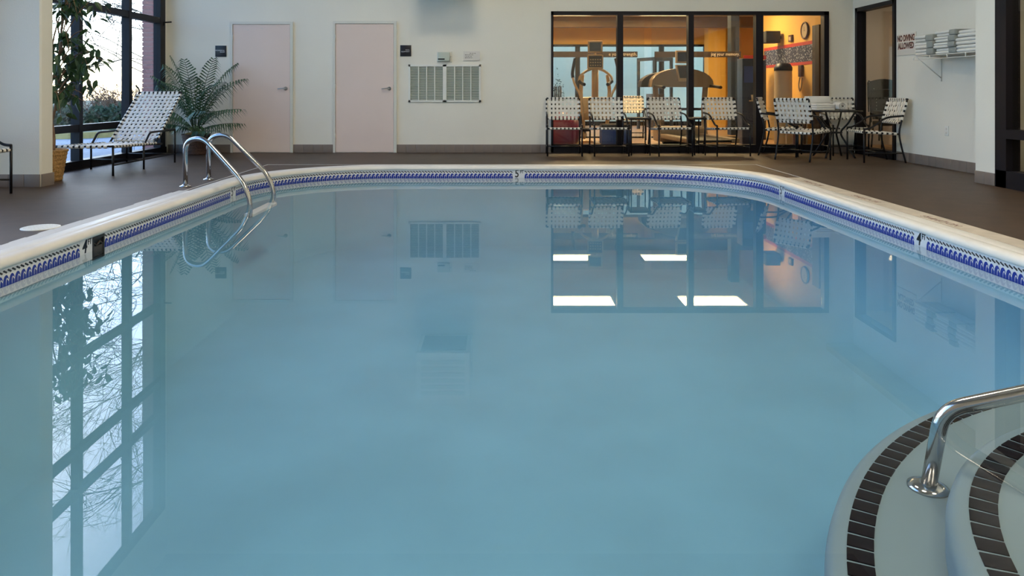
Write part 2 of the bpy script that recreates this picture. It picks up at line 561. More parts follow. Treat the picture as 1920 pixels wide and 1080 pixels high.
def near_tile(pt):
    best = None
    for k in range(NT):
        p, t = at_s((k+0.5)*PITCH)
        d = (p-Vector(pt)).length
        if best is None or d < best[0]: best = (d, k)
    return best[1]
marks = {near_tile((PX0, 4.98)): '4', near_tile((PX1, 5.13)): '4', near_tile((PX1, 7.72)): '5', near_tile((0.15, PY1)): '5', near_tile((-2.70, 7.62)): '5'}
sk0 = near_tile((PX0, 4.98))
skim = {near_tile((PX0, 5.13))}
tiles_root = struct(empty('trim_4'), 'band of white and blue wave tiles along the waterline')
for k in range(NT):
    p, t = at_s((k+0.5)*PITCH)
    if k in skim:
        skim_at = (p, t); continue
    mx = Matrix(((t.x, t.y, 0, p.x), (t.y, -t.x, 0, p.y), (0,0,1,0), (0,0,0,1)))   # x along, y outward
    if k in marks:
        o = inst('marker_tile', PLAIN, tiles_root, mx)
        n = Vector((-t.y, t.x))
        big = inst('numeral', text_mesh(marks[k], 0.140, bold=0.0022, shear=0.22 if marks[k]=='4' else 0, m=M['ink'], xs=0.8), o)
        # sub-part placed in the tile's own axes: text right = -x, up = z, normal = -y
        big.matrix_local = Matrix(((-1,0,0,0.022),(0,0,-1,-0.0008),(0,1,0,TZ-0.046),(0,0,0,1)))
        ft = inst('lettering', text_mesh('FT', 0.056, bold=0.0014, m=M['ink'], xs=0.75), o)
        ft.matrix_local = Matrix(((-1,0,0,-0.042),(0,0,-1,-0.0008),(0,1,0,TZ-0.022),(0,0,0,1)))
    else:
        inst('waterline_tile', TILE, tiles_root, mx)

# skimmer mouth in place of one tile
p, t = skim_at
sk = thing('skimmer_mouth', 'dark square skimmer opening beside the left depth number tile', 'skimmer', (p.x, p.y, 0), math.atan2(t.y, t.x))
# local x along wall (t), local y = inward left normal
f_ = MB()
for (a,b,c,d) in ((-0.075,0.075,TZ-0.02,TZ),(-0.075,0.075,TZ-0.16,TZ-0.145),(-0.075,-0.060,TZ-0.145,TZ-0.02),(0.060,0.075,TZ-0.145,TZ-0.02)):
    f_.box(a,b,-0.01,0.003,c,d)
f_.build('frame', M['blackplastic'], sk)
f_ = MB()
f_.box(-0.062,0.062,-0.0095,-0.0075,TZ-0.145,TZ-0.02)
f_.build('throat', M['black'], sk)
f_ = MB()
f_.box(-0.058,0.058,-0.007,-0.001,TZ-0.14,TZ-0.07)
f_.tube([(-0.055,-0.002,TZ-0.066),(-0.02,-0.002,TZ-0.045),(0.02,-0.002,TZ-0.066),(0.055,-0.002,TZ-0.045)], 0.005)
f_.build('weir_flap', M['gymdark'], sk)

# pool light ring on the far wall
f_ = MB()
ringp = [(0.093*math.cos(2*PI*k/28), 0, 0.028*math.sin(2*PI*k/28)) for k in range(28)]
f_.tube(ringp, 0.006, 6, closed=True)
pl = tag(f_.build('pool_wall_fitting', M['white']), 'oval white fitting below the waterline on the far pool wall', 'pool fitting')
pl.location = (0.14, PY1-0.004, WATER-0.40)

# ------------------------------------------------------------------ steps (two curved treads, black nosing tiles)
def step_poly(c, r, x1=PX1+0.002, y0=PY0-0.002, n=60):
    pts = []
    a = 0.0
    for k in range(n+1):
        ang = R(60 + 180*k/n)
        x = c[0]+r*math.cos(ang); y = c[1]+r*math.sin(ang)
        if x < x1 and y > y0: pts.append((x,y))
    # close along the pool walls
    return pts + [(pts[-1][0], y0), (x1, y0), (x1, pts[0][1])]
steps = struct(empty('pool_steps'), 'pale curved entry steps with black tiled nosing under water')
SC1, SR1, SZ1 = (2.93, 1.20), 2.135, WATER-0.24
SC2, SR2, SZ2 = (2.52, 1.41), 1.360, WATER-0.12
def tread(c, r, z, zb):
    m_ = MB()
    rings = []
    prof = [(0.055, zb), (0.055, z-0.045), (0.047, z-0.018), (0.028, z-0.004), (0.0, z)]
    polys = []
    for (dr, zz) in prof:
        polys.append([(p[0], p[1], zz) for p in step_poly(c, r+dr)])
    n = min(len(q) for q in polys)
    polys = []
    for (dr, zz) in prof:      # same parameterisation for every ring
        pts = []
        rr = r+dr
        a_start = math.acos(max(-1, min(1, (PX1-c[0])/rr)))
        a_end = PI + math.asin(max(-1, min(1, (c[1]-PY0)/rr)))
        for k in range(61):
            a = a_start + (a_end-a_start)*k/60
            pts.append((c[0]+rr*math.cos(a), c[1]+rr*math.sin(a), zz))
        pts.append((PX1+0.01, PY0-0.01, zz))
        polys.append(pts)
    n = len(polys[0])
    vs = [p for q in polys for p in q]
    fs = [(i*n+j, i*n+(j+1)%n, (i+1)*n+(j+1)%n, (i+1)*n+j) for i in range(len(polys)-1) for j in range(n)]
    m_.add(vs, fs, 0, True)
    m_.add(polys[-1], [list(range(n))])
    return m_.build('tread', M['step'], steps)
tread(SC1, SR1, SZ1, FLOORZ-0.05)
tread(SC2, SR2, SZ2, SZ1-0.02)
def nosing(c, r, z, w, ln, depth):
    b = MB(); b.rbox(-ln/2, ln/2, -w/2, w/2, -0.006, 0.004, 0.002)
    me = b.mesh('nosing_tile', M['nosing'])
    rr = r - w/2 - 0.004
    step = (ln+0.012)/rr
    a0 = math.acos(min(1, (PX1-0.05-c[0])/rr)); a1 = PI + math.asin(min(1, (c[1]-PY0-0.05)/rr))
    k = 0
    a = a0
    while a < a1:
        mx = Matrix.Translation((c[0]+rr*math.cos(a), c[1]+rr*math.sin(a), z)) @ Matrix.Rotation(a+PI/2, 4, 'Z')
        inst('nosing_tile', me, steps, mx)
        a += step
nosing(SC1, SR1, SZ1, 0.072, 0.060, 0)
nosing(SC2, SR2, SZ2, 0.072, 0.060, 0)

# ------------------------------------------------------------------ water
mb = MB()
o_ = outline(0.004)
n = len(o_)
mb.add([(p[0],p[1],WATER) for p in o_] + [(p[0],p[1],FLOORZ-0.15) for p in outline(0.02)],
       [list(range(n)), list(reversed(range(n,2*n)))] + [((j+1)%n, j, n+j, n+(j+1)%n) for j in range(n)])
water = mb.build('pool_water', M['water'])
tag(water, 'still pale blue pool water filling the pool', 'water', kind='stuff')

# ------------------------------------------------------------------ walls
def walls(name, boxes, m, label):
    b = MB()
    for q in boxes: b.box(*q)
    return struct(b.build(name, m), label)
GX0, GX1, GZ = 0.78, 5.13, 2.215           # gym glazing
wall_back = walls('wall_back', [(XL-0.1, GX0, D, D+0.12, 0, CEIL), (GX0, GX1, D, D+0.12, GZ, CEIL), (GX1, XR+0.1, D, D+0.12, 0, CEIL)], M['wall'], 'pale grey painted back wall of the pool hall')
RD0, RD1, RDZ = 10.16, 11.28, 2.25         # doorway in right wall
wall_right = walls('wall_right', [(XR, XR+0.1, 7.66, RD0, 0, CEIL), (XR, XR+0.1, RD0, RD1, RDZ, CEIL), (XR, XR+0.1, RD1, D, 0, CEIL)], M['wall'], 'pale painted right wall with doorway')
SF0, SF1, SFZ = 3.4, 7.33, 2.35            # storefront in near right wall
wall_near = walls('wall_right_near', [(XN, XR+0.1, SF1, 7.66, 0, CEIL), (XN, XN+0.12, -2.5, SF0, 0, CEIL), (XN, XN+0.12, SF0, SF1, SFZ, CEIL)], M['wall'], 'pale projecting pier beside the black glazed door')
WB = [(7.55, 11.33), (2.4, 7.2)]           # window bays, left wall
WZ = 5.25
wall_left = walls('wall_left', [(XL-0.12, XL, -2.5, 2.4, 0, CEIL), (XL-0.12, XL, 7.2, 7.55, 0, CEIL), (XL-0.12, XL, 11.33, D, 0, CEIL), (XL-0.12, XL, 2.4, 7.2, WZ, CEIL), (XL-0.12, XL, 7.55, 11.33, WZ, CEIL)], M['wall'], 'pale wall head above the tall windows')
b = MB()
b.prism([(XL,7.28),(-4.63,7.28),(-4.615,7.295),(-4.615,7.47),(-4.63,7.49),(XL,7.49)], 0, CEIL)
struct(b.build('column', M['wall']), 'pale square column between the tall windows')
walls('wall_front', [(XL-0.12, XN+0.12, -2.6, -2.5, 0, CEIL)], M['wall'], 'plain painted wall')
walls('ceiling', [(XL-0.12, XR+0.1, -2.6, D+0.12, CEIL, CEIL+0.1)], M['ceiling'], 'white ceiling of the pool hall')

# ceiling lamps of the pool hall (unseen; far middle one inferred from the heater's shadow, others added for light)
def ceiling_lamp(x, y, sx, sy, z, dm, label, grp):
    t = thing('ceiling_lamp', label, 'ceiling lamp', (x, y, z), 0, grp)
    f = MB()
    for q in ((-sx/2-0.04, sx/2+0.04, -sy/2-0.04, -sy/2), (-sx/2-0.04, sx/2+0.04, sy/2, sy/2+0.04), (-sx/2-0.04, -sx/2, -sy/2, sy/2), (sx/2, sx/2+0.04, -sy/2, sy/2)):
        f.box(q[0], q[1], q[2], q[3], -0.06, 0.0)
    f.build('frame', M['white'], t)
    g = MB(); g.box(-sx/2, sx/2, -sy/2, sy/2, -0.03, -0.02)
    g.build('diffuser', dm, t)
    return t
for i, (x, y) in enumerate(((-0.8, 6.9), (2.8, 4.4), (-0.8, 2.2), (2.8, -0.4))):
    ceiling_lamp(x, y, 1.1, 0.9, CEIL, M['lamp_cool'], 'square white ceiling lamp above ' + ('the far middle of the pool', 'the right pool edge', 'the near middle of the pool', 'the near deck')[i], 'pool hall ceiling lamps')

# base tiles
BH, BP = 0.127, 0.1535
BT = MB(); BT.rbox(-BP/2+0.0015, BP/2-0.0015, -0.012, 0.0, 0.0, BH, 0.003)
BTM = BT.mesh('base_tile', M['basetile'])
def base_run(root, a, bpt, out):
    """tiles along the wall from a to b; out = outward normal"""
    a = Vector(a); b_ = Vector(bpt)
    L = (b_-a).length
    n = max(1, int(round(L/BP)))
    t = (b_-a).normalized()
    o = Vector(out)
    for k in range(n):
        c = a + t*((k+0.5)*L/n)
        mx = Matrix(((t.x*L/n/BP, -o.x, 0, c.x), (t.y*L/n/BP, -o.y, 0, c.y), (0,0,1,0), (0,0,0,1)))
        inst('base_tile', BTM, root, mx)
    g = MB()
    p0, p1 = a + o*0.006, b_ + o*0.006
    g.add([(a.x,a.y,0),(b_.x,b_.y,0),(p1.x,p1.y,0),(p0.x,p0.y,0),(a.x,a.y,BH),(b_.x,b_.y,BH),(p1.x,p1.y,BH),(p0.x,p0.y,BH)],
          [(0,3,2,1),(4,5,6,7),(0,1,5,4),(1,2,6,5),(2,3,7,6),(3,0,4,7)])
    g.build('grout', M['grout'], root)
D1 = (-4.243, -3.264); D2 = (-2.636, -1.640)
bb = struct(empty('baseboard_back'), 'brown tile base along the back wall')
base_run(bb, (XL+0.02, D), (D1[0], D), (0,-1))
base_run(bb, (D1[1], D), (D2[0], D), (0,-1))
base_run(bb, (D2[1], D), (GX0-0.01, D), (0,-1))
base_run(bb, (GX1+0.02, D), (XR-0.01, D), (0,-1))
bb = struct(empty('baseboard_right'), 'brown tile base along the right wall and pier')
base_run(bb, (XR, RD0-0.03), (XR, 7.68), (-1,0))
base_run(bb, (XN, 7.66), (XN, SF1+0.02), (-1,0))
bb = struct(empty('baseboard_left'), 'brown tile base around the column')
base_run(bb, (XL, 7.28), (-4.62, 7.28), (0,-1))
base_run(bb, (-4.615, 7.285), (-4.615, 7.485), (1,0))

# ------------------------------------------------------------------ tall left windows
def bar(b, *q): b.box(*q)
def left_bay(name, y0, y1, mull, label):
    w = struct(empty(name), label)
    xa, xb = XL-0.10, XL+0.01
    zs = [0.0, 0.50, 2.05, 3.235, 3.74, WZ]
    f = MB()
    ys = [y0] + mull + [y1]
    for i, y in enumerate(ys):
        hw = 0.04
        if i == 0: f.box(xa, xb, y, y+0.07, 0, WZ)
        elif i == len(ys)-1: f.box(xa, xb, y-0.16, y, 0, WZ)
        else: f.box(xa, xb, y-hw, y+hw, 0, WZ)
    fo = f.build('mullions', M['alu'], w)
    for z in zs:
        h = MB()
        if z == 0.0: h.box(xa-0.01, xb+0.02, y0, y1, 0, 0.10)
        elif z == WZ: h.box(xa, xb, y0, y1, WZ-0.10, WZ)
        else: h.box(xa+0.01, xb-0.005, y0, y1, z-0.045, z+0.045)
        h.build('transom', M['alu'], w)
    for i in range(len(ys)-1):
        for j in range(len(zs)-1):
            g = MB(); g.box(XL-0.056, XL-0.048, ys[i]+0.02, ys[i+1]-0.02, zs[j]+0.03, zs[j+1]-0.03)
            g.build('pane', M['glass'], w)
    return w
left_bay('window_1', 7.55, 11.33, [9.06, 10.27], 'tall black framed window wall looking onto the bare trees')
left_bay('window_2', 2.4, 7.2, [3.6, 4.8, 6.0], 'tall black framed window wall nearer the camera')
b = MB(); b.tube([(XL+0.01, 11.28, 2.03), (XL+0.12, 11.30, 2.04)], 0.012); b.tube([(XL+0.01, 11.28, 2.03), (XL+0.01, 11.28, 1.98)], 0.012)
tag(b.build('window_latch_rod', M['black']), 'short black rod beside the corner window jamb', 'rod')

# ------------------------------------------------------------------ two doors in back wall
def wall_door(name, x0, x1, zt, label, handed=1):
    d = struct(empty(name), label)
    f = MB()
    f.box(x0, x0+0.035, D-0.03, D, 0, zt); f.box(x1-0.045, x1, D-0.03, D, 0, zt); f.box(x0+0.035, x1-0.045, D-0.03, D, zt-0.04, zt)
    f.build('door_frame', M['frame'], d)
    leaf = MB(); leaf.box(x0+0.039, x1-0.050, D-0.018, D-0.001, 0.008, zt-0.045)
    lf = leaf.build('door_leaf', M['door'], d)
    for z in (0.25, 1.02, 1.80):
        h = MB(); h.tube([(x0+0.037, D-0.028, z-0.05), (x0+0.037, D-0.028, z+0.05)], 0.008, 8)
        h.build('hinge', M['frame'], lf)
    hz, hx = 1.005, x1-0.115
    h = MB()
    mx = Matrix.Translation((hx, D-0.018, hz)) @ Matrix.Rotation(PI/2, 4, 'X')
    h.lathe([(0.030, 0.0), (0.030, 0.008), (0.014, 0.012), (0.012, 0.05)], 16, mx=mx)
    h.tube(smooth([(hx, D-0.062, hz), (hx-0.03, D-0.066, hz+0.002), (hx-0.115, D-0.060, hz-0.004)], 4), [0.010]*4+[0.008]*5, 8)
    h.build('lever_handle', M['chrome'], lf)
    h = MB(); h.box(x1-0.052, x1-0.047, D-0.025, D-0.016, hz-0.06, hz+0.06)
    h.build('strike_plate', M['chrome'], lf)
    for (sx, sz) in ((x0+0.27, zt-0.13), (x0+0.48, zt-0.10), (x0+0.50, zt-0.11)):
        s = MB(); s.rbox(sx-0.008, sx+0.008, D-0.021, D-0.018, sz-0.006, sz+0.006, 0.001)
        s.build('screw_plug', M['frame'], lf)
    return d
wall_door('door_1', D1[0], D1[1], 2.052, 'pinkish grey flush door beside the palm')
wall_door('door_2', D2[0], D2[1], 2.062, 'pinkish grey flush door next to the wall grille')

def plaque(x, z, lines, label):
    t = thing('door_sign', label, 'sign', (x, D, z))
    b = MB(); b.rbox(-0.087, 0.087, -0.010, 0.0, -0.088, 0.088, 0.003)
    b.build('plate', M['plaque'], t)
    for i, l in enumerate(lines):
        o = inst('lettering', text_mesh(l, 0.024, 'RIGHT', m=M['print']), t, frame_mx((0.062, -0.0108, 0.012-0.026*i), *TO_CAM))
plaque(-4.400, 1.590, ['MECHANICAL', 'ROOM'], 'small square black sign left of the door by the palm')
plaque(-1.500, 1.597, ['POOL', 'EQUIPMENT'], 'small square black sign right of the door by the grille')

# thermostat guard and notice
t = thing('thermostat_guard', 'translucent boxed thermostat on the back wall above the grille', 'thermostat', (-0.89, D, 1.503))
b = MB(); b.rbox(-0.117, 0.117, -0.012, 0, -0.082, 0.082, 0.004); b.build('back_plate', M['frame'], t)
b = MB(); b.rbox(-0.108, 0.085, -0.055, -0.012, -0.072, 0.070, 0.012); b.build('cover', M['cover'], t)
b = MB(); b.box(-0.100, 0.005, -0.058, -0.055, -0.048, -0.028); b.build('slot', M['black'], t)
b = MB(); b.lathe([(0.012,0),(0.012,0.01)], 12, mx=Matrix.Translation((0.098,-0.012,0)) @ Matrix.Rotation(PI/2,4,'X')); b.build('lock', M['chrome'], t)
t = thing('notice_card', 'small white printed notice on the back wall beside the thermostat', 'notice', (-0.465, D, 1.517))
b = MB(); b.box(-0.130, 0.128, -0.016, 0, -0.072, 0.072); b.build('board', M['signwhite'], t)
b = MB()
for row, (a, c) in enumerate(((-0.03,0.055),(-0.105,0.02),(-0.105,0.01),(-0.105,-0.005))):
    x = a
    while x < c:
        w = random.uniform(0.008, 0.022); b.box(x, x+w, -0.0166, -0.016, 0.036-row*0.024, 0.044-row*0.024); x += w+random.uniform(0.004,0.012)
b.build('lettering', M['ink'], t)

# return air grille
t = thing('air_grille', 'wide white double air grille low on the back wall', 'vent', (-0.888, D, 1.087))
gw, gh = 1.135/2, 0.585/2
b = MB()
for q in ((-gw,gw,-gh,-gh+0.028),(-gw,gw,gh-0.028,gh),(-gw,-gw+0.03,-gh,gh),(gw-0.03,gw,-gh,gh),(-0.028,0.028,-gh,gh)):
    b.box(q[0],q[1],-0.022,0,q[2],q[3])
b.build('frame', M['white'], t)
b = MB(); b.box(-gw+0.01, gw-0.01, -0.003, 0, -gh+0.01, gh-0.01); b.build('backing', M['ventback'], t)
cw = (gw-0.058)/4
for s in (-1, 1):
    xa = -gw+0.03 if s < 0 else 0.028
    for k in (1,2,3):
        b = MB(); b.box(xa+cw*k-0.007, xa+cw*k+0.007, -0.020, -0.002, -gh+0.028, gh-0.028); b.build('bar', M['white'], t)
    b = MB()
    for k in range(26):
        z = -gh+0.04+k*(2*gh-0.07)/25
        mx = Matrix.Translation((0,-0.009,z)) @ Matrix.Rotation(R(35),4,'X')
        b.box(xa, xa+4*cw, -0.008, 0.008, -0.001, 0.001, mx=mx)
    o = b.build('louvre_blades', M['ventblade'], t); o['kind'] = 'stuff'

# duct box high on back wall (seen in the water, throws the shadow on the wall)
t = thing('wall_heater', 'boxy white wall heater high above the grille', 'heater', (-0.855, D, 2.56))
b = MB(); b.rbox(-0.40, 0.40, -0.78, 0, 0, 0.75, 0.02); b.build('housing', M['white'], t)
b = MB(); b.box(-0.33, 0.33, -0.70, -0.08, -0.012, 0.002); b.build('intake_panel', M['ventback'], t)
for k in range(6):
    b = MB(); b.box(-0.32, 0.32, -0.795, -0.779, 0.12+k*0.09, 0.17+k*0.09); b.build('louvre', M['ventblade'], t)

# ------------------------------------------------------------------ gym glazing
w3 = struct(empty('window_3'), 'wide black framed glass front of the exercise room')
MX = [1.862, 2.972, 4.045]                  # mullion centres
mw = [0.046, 0.042, 0.058]
ya, yb = D-0.03, D+0.10
def piece(name, m, q, parent):
    b = MB(); b.box(*q); return b.build(name, m, parent)
piece('jamb', M['alu'], (GX0, GX0+0.035, ya, yb, 0, GZ), w3)
piece('jamb', M['alu'], (GX1-0.075, GX1, ya, yb, 0, GZ), w3)
piece('head', M['alu'], (GX0, GX1, ya, yb, GZ-0.055, GZ), w3)
piece('sill', M['alu'], (GX0, GX1, ya, yb, 0, 0.125), w3)
for x, hw in zip(MX, mw): piece('mullion', M['alu'], (x-hw, x+hw, ya, yb, 0.125, GZ-0.055), w3)
xs = [GX0+0.03] + MX + [GX1-0.07]
for i in range(4): piece('pane', M['glass'], (xs[i]+0.02, xs[i+1]-0.02, D+0.030, D+0.038, 0.12, GZ-0.05), w3)

# ------------------------------------------------------------------ exercise room beyond
FX0, FX1, FY1, FZ = -1.6, 5.50, 20.5, 2.95
FX2 = 7.6
walls('floor_gym', [(FX0, FX1, D+0.10, 15.2, -0.05, 0.0), (FX0, FX2, 15.2, FY1, -0.05, 0.0)], M['gymfloor'], 'tan floor of the exercise room')
walls('ceiling_gym', [(FX0-0.1, FX1+0.1, D+0.12, 15.2, FZ, FZ+0.1), (FX0-0.1, FX2+0.1, 15.2, FY1+0.12, FZ, FZ+0.1)], M['gymcream'], 'ceiling of the exercise room')
walls('wall_gym_left', [(FX0-0.1, FX0, D+0.12, FY1, 0, FZ)], M['gymcream'], 'left wall of the exercise room')
walls('wall_gym_right', [(FX1, FX1+0.1, D+0.12, 15.2, 0, FZ), (FX1, FX2+0.1, 15.2, 15.3, 0, FZ), (FX2, FX2+0.1, 15.3, FY1, 0, FZ)], M['gymwall'], 'amber right wall of the exercise room')
walls('wall_gym_back', [(FX0, 5.85, FY1, FY1+0.12, 2.28, FZ), (5.85, FX2, FY1, FY1+0.12, 0, FZ)], M['gymwall'], 'amber wall above the far windows of the exercise room')
walls('beam_gym', [(FX0, FX2, 19.25, 19.5, 2.67, FZ)], M['beam'], 'soffit beam across the exercise room, its shade put into the dark brown')
w4 = struct(empty('window_4'), 'far dark framed windows of the exercise room')
piece('head', M['alu'], (FX0, 5.85, FY1-0.02, FY1+0.1, 2.23, 2.29), w4)
piece('sill', M['alu'], (FX0, 5.85, FY1-0.02, FY1+0.1, 0, 0.12), w4)
piece('transom', M['alu'], (FX0, 5.85, FY1-0.02, FY1+0.1, 0.43, 0.50), w4)
fm = [FX0, 0.20, 2.09, 4.46, 5.72]
for x in fm: piece('mullion', M['alu'], (x, x+0.13, FY1-0.02, FY1+0.1, 0, 2.28), w4)
for i in range(len(fm)-1): piece('pane', M['glass'], (fm[i]+0.1, fm[i+1]+0.03, FY1+0.03, FY1+0.038, 0.08, 2.25), w4)
walls('pier_gym', [(5.56, 6.02, 19.5, 19.9, 0, FZ)], M['gymwall'], 'amber pier near the far windows of the exercise room')
walls('pier_gym_blue', [(5.06, 5.24, 16.0, 16.25, 0, FZ)], M['navywall'], 'slate blue pier in the exercise room')
# red and blue printed band on the right wall
b = MB(); b.box(FX1-0.006, FX1, 12.62, 15.19, 1.50, 1.80); b2 = b.build('trim_5', M['band']); struct(b2, 'dotted blue band on the amber wall of the exercise room')
for (z0, z1) in ((1.80, 1.862), (1.445, 1.50)):
    piece('stripe', M['redstripe'], (FX1-0.008, FX1, 12.62, 15.19, z0, z1), b2)
dj = MB(); dj.box(FX1-0.10, FX1, 12.35, 12.62, 0, 2.1)
struct(dj.build('door_5', mat('near_black_wood', (0.022, 0.010, 0.007), 0.5)), 'dark wooden door jamb at the exercise room entrance')
for k in range(4):
    x, y = ((1.60, 14.4), (4.17, 14.4), (1.66, 18.15), (4.14, 18.15))[k]
    lab = ('warm ceiling troffer of the exercise room, near row, over the step machine', 'warm ceiling troffer of the exercise room, near row, by the blue pier',
           'warm ceiling troffer of the exercise room, far row, first bay', 'warm ceiling troffer of the exercise room, far row, second bay')[k]
    ceiling_lamp(x, y, 1.22, 0.66, FZ, M['lamp_warm'], lab, 'exercise room ceiling lamps')

# glass screen with the printed bands
w5 = struct(empty('window_5'), 'frameless glass screen with brown printed bands in the exercise room')
piece('pane', M['glass'], (0.9, 2.95, 15.00, 15.008, 0.02, 2.42), w5)
piece('pane', M['glass'], (3.1, 4.95, 15.00, 15.008, 0.02, 2.42), w5)
piece('clip_rail', M['alu'], (0.9, 2.95, 14.99, 15.018, 0, 0.03), w5)
piece('clip_rail', M['alu'], (3.1, 4.95, 14.99, 15.018, 0, 0.03), w5)
y_ = 14.985
f1 = piece('printed_band', M['film'], (0.9, 2.81, y_, y_+0.006, 1.665, 1.785), w5)
inst('lettering', text_mesh('e your strength.', 0.095, 'RIGHT', m=M['filmtext'], xs=0.95), w5, frame_mx((2.80, y_-0.001, 1.728), *TO_CAM))
f2 = piece('printed_band', M['film'], (3.16, 4.945, y_, y_+0.006, 1.665, 1.785), w5)
inst('lettering', text_mesh('jog your memory.', 0.095, 'RIGHT', m=M['filmtext'], xs=0.86), w5, frame_mx((4.92, y_-0.001, 1.728), *TO_CAM))

# --- elliptical trainer
t = thing('elliptical_trainer', 'champagne elliptical trainer with screen behind the first glass pane', 'elliptical', (1.66, 12.85, 0), R(-4))
b = MB(); b.rbox(-0.13, 0.13, -0.03, 0.03, 1.645, 1.855, 0.015); o = b.build('screen_housing', M['gymmetal'], t)
b = MB(); b.box(-0.100, 0.100, -0.034, -0.029, 1.672, 1.826); b.build('screen', M['screen'], o)
b = MB(); b.rbox(-0.14, 0.14, -0.05, 0.03, 1.35, 1.61, 0.03); o = b.build('console', M['gymmetal'], t)
b = MB(); b.rbox(-0.115, 0.115, -0.056, -0.045, 1.39, 1.585, 0.004); b.build('console_panel', M['gymdark'], o)
b = MB()
for r_ in range(3):
    for c_ in range(5): b.box(-0.095+c_*0.042, -0.07+c_*0.042, -0.059, -0.056, 1.41+r_*0.05, 1.43+r_*0.05)
b.build('keys', M['gymmetal'], o)['kind'] = 'stuff'
b = MB(); b.tube([(0,0.0,1.60),(0,0.02,1.66)], 0.02); b.build('screen_neck', M['gymmetal'], t)
for s in (-1, 1):
    b = MB(); b.tube(smooth([(s*0.06,-0.02,1.36),(s*0.17,-0.06,1.31),(s*0.27,-0.10,1.22),(s*0.29,-0.12,1.12)], 5), 0.022); b.build('fixed_grip', M['gymmetal'], t)
    b = MB(); b.tube(smooth([(s*0.29,-0.12,1.14),(s*0.24,-0.16,1.10),(s*0.20,-0.24,1.08)], 4), 0.03); b.build('hand_grip', M['blackplastic'], t)
    b = MB(); b.tube(smooth([(s*0.22,0.05,1.25),(s*0.25,0.02,0.95),(s*0.22,0.0,0.6),(s*0.2,0.02,0.12)], 5), 0.032); b.build('upright', M['gymmetal'], t)
    b = MB(); b.tube(smooth([(s*0.36,-0.05,1.50),(s*0.40,-0.10,1.30),(s*0.37,-0.16,1.10),(s*0.26,-0.2,0.85),(s*0.22,-0.25,0.45)], 5), 0.02); o = b.build('moving_arm', M['gymmetal'], t)
    b = MB(); b.tube(smooth([(s*0.355,-0.045,1.54),(s*0.402,-0.10,1.30),(s*0.395,-0.14,1.2)], 4), 0.028); b.build('arm_sleeve', M['blackplastic'], o)
    b = MB(); b.tube([(s*0.2,-0.58,0.22),(s*0.2,0.15,0.30)], 0.03); o = b.build('pedal_beam', M['gymmetal'], t)
    b = MB(); b.rbox(s*0.2-0.09, s*0.2+0.09, -0.55, -0.2, 0.28, 0.33, 0.015); b.build('pedal', M['blackplastic'], o)
b = MB(); b.rbox(-0.30, 0.30, -0.02, 0.30, 0.45, 0.86, 0.06); b.build('drive_shroud', M['gymmetal'], t)
b = MB(); b.tube([(0,0.05,0.8),(0,0.02,1.40)], 0.06, 10); b.build('mast', M['gymmetal'], t)
b = MB(); b.rbox(-0.33, 0.33, 0.2, 0.3, 0, 0.08, 0.02); b.rbox(-0.33, 0.33, -0.6, -0.5, 0, 0.08, 0.02); b.box(-0.05,0.05,-0.55,0.25,0.03,0.09); b.build('base', M['gymmetal'], t)

# --- treadmill
t = thing('treadmill', 'taupe treadmill with screen and arched hood behind the second pane', 'treadmill', (3.28, 13.15, 0), R(6))
b = MB(); b.rbox(-0.13, 0.13, -0.03, 0.03, 1.47, 1.70, 0.015); o = b.build('screen_housing', M['gymmetal'], t)
b = MB(); b.box(-0.100, 0.100, -0.034, -0.029, 1.502, 1.668); b.build('screen', M['screen'], o)
b = MB(); b.add([(-0.14,-0.06,1.44),(0.14,-0.06,1.44),(0.10,-0.10,1.14),(-0.10,-0.10,1.14),(-0.14,0.0,1.44),(0.14,0.0,1.44),(0.10,0.0,1.14),(-0.10,0.0,1.14)], [(3,2,1,0),(4,5,6,7),(0,1,5,4),(1,2,6,5),(2,3,7,6),(3,0,4,7)]); o = b.build('console', M['gymmetal'], t)
b = MB(); b.add([(-0.115,-0.068,1.42),(0.115,-0.068,1.42),(0.085,-0.102,1.20),(-0.085,-0.102,1.20)], [(3,2,1,0)]); b.build('console_panel', M['gymdark'], o)
hood = []
for k in range(13):
    a = PI*k/12
    hood.append((-0.58*math.cos(a), 1.07 + 0.31*math.sin(a)**0.85))
b = MB()
pr = hood + [(0.58, 1.04), (-0.58, 1.04)]
b.prism(pr, -0.02, 0.20, mx=Matrix(((1,0,0,0),(0,0,1,0),(0,1,0,0),(0,0,0,1))))
b.build('hood', M['hood'], t)
b = MB()
pr = [(x*0.98, 1.05+(z-1.05)*0.85) for (x,z) in hood] + [(0.56,1.04),(-0.56,1.04)]
b.prism(pr, 0.20, 0.42, mx=Matrix(((1,0,0,-0.14),(0,0,1,0),(0,1,0,0),(0,0,0,1))))
b.build('hood_back', M['gymdark'], t)
for s in (-1, 1):
    b = MB(); b.tube(smooth([(s*0.47,0.10,1.08),(s*0.45,0.12,0.7),(s*0.43,0.05,0.3),(s*0.42,-0.05,0.12)], 5), 0.05, 10); b.build('upright', M['hood'], t)
    b = MB(); b.tube(smooth([(s*0.52,0.1,1.06),(s*0.52,-0.2,1.05),(s*0.51,-0.5,1.03)], 4), 0.028); b.build('handrail', M['gymdark'], t)
    b = MB(); b.rbox(s*0.36-0.07, s*0.36+0.07, -1.45, 0.25, 0.12, 0.20, 0.02); b.build('side_rail', M['hood'], t)
b = MB(); b.rbox(-0.30, 0.30, -1.45, 0.2, 0.13, 0.175, 0.01); b.build('belt', M['blackplastic'], t)
b = MB(); b.rbox(-0.44, 0.44, -0.05, 0.38, 0.05, 0.32, 0.05); b.build('motor_cover', M['hood'], t)
for fy in (-1.4, 0.2):
    b = MB(); b.tube([(-0.3,fy,0.06),(0.3,fy,0.06)], 0.06, 10); b.build('foot', M['blackplastic'], t)

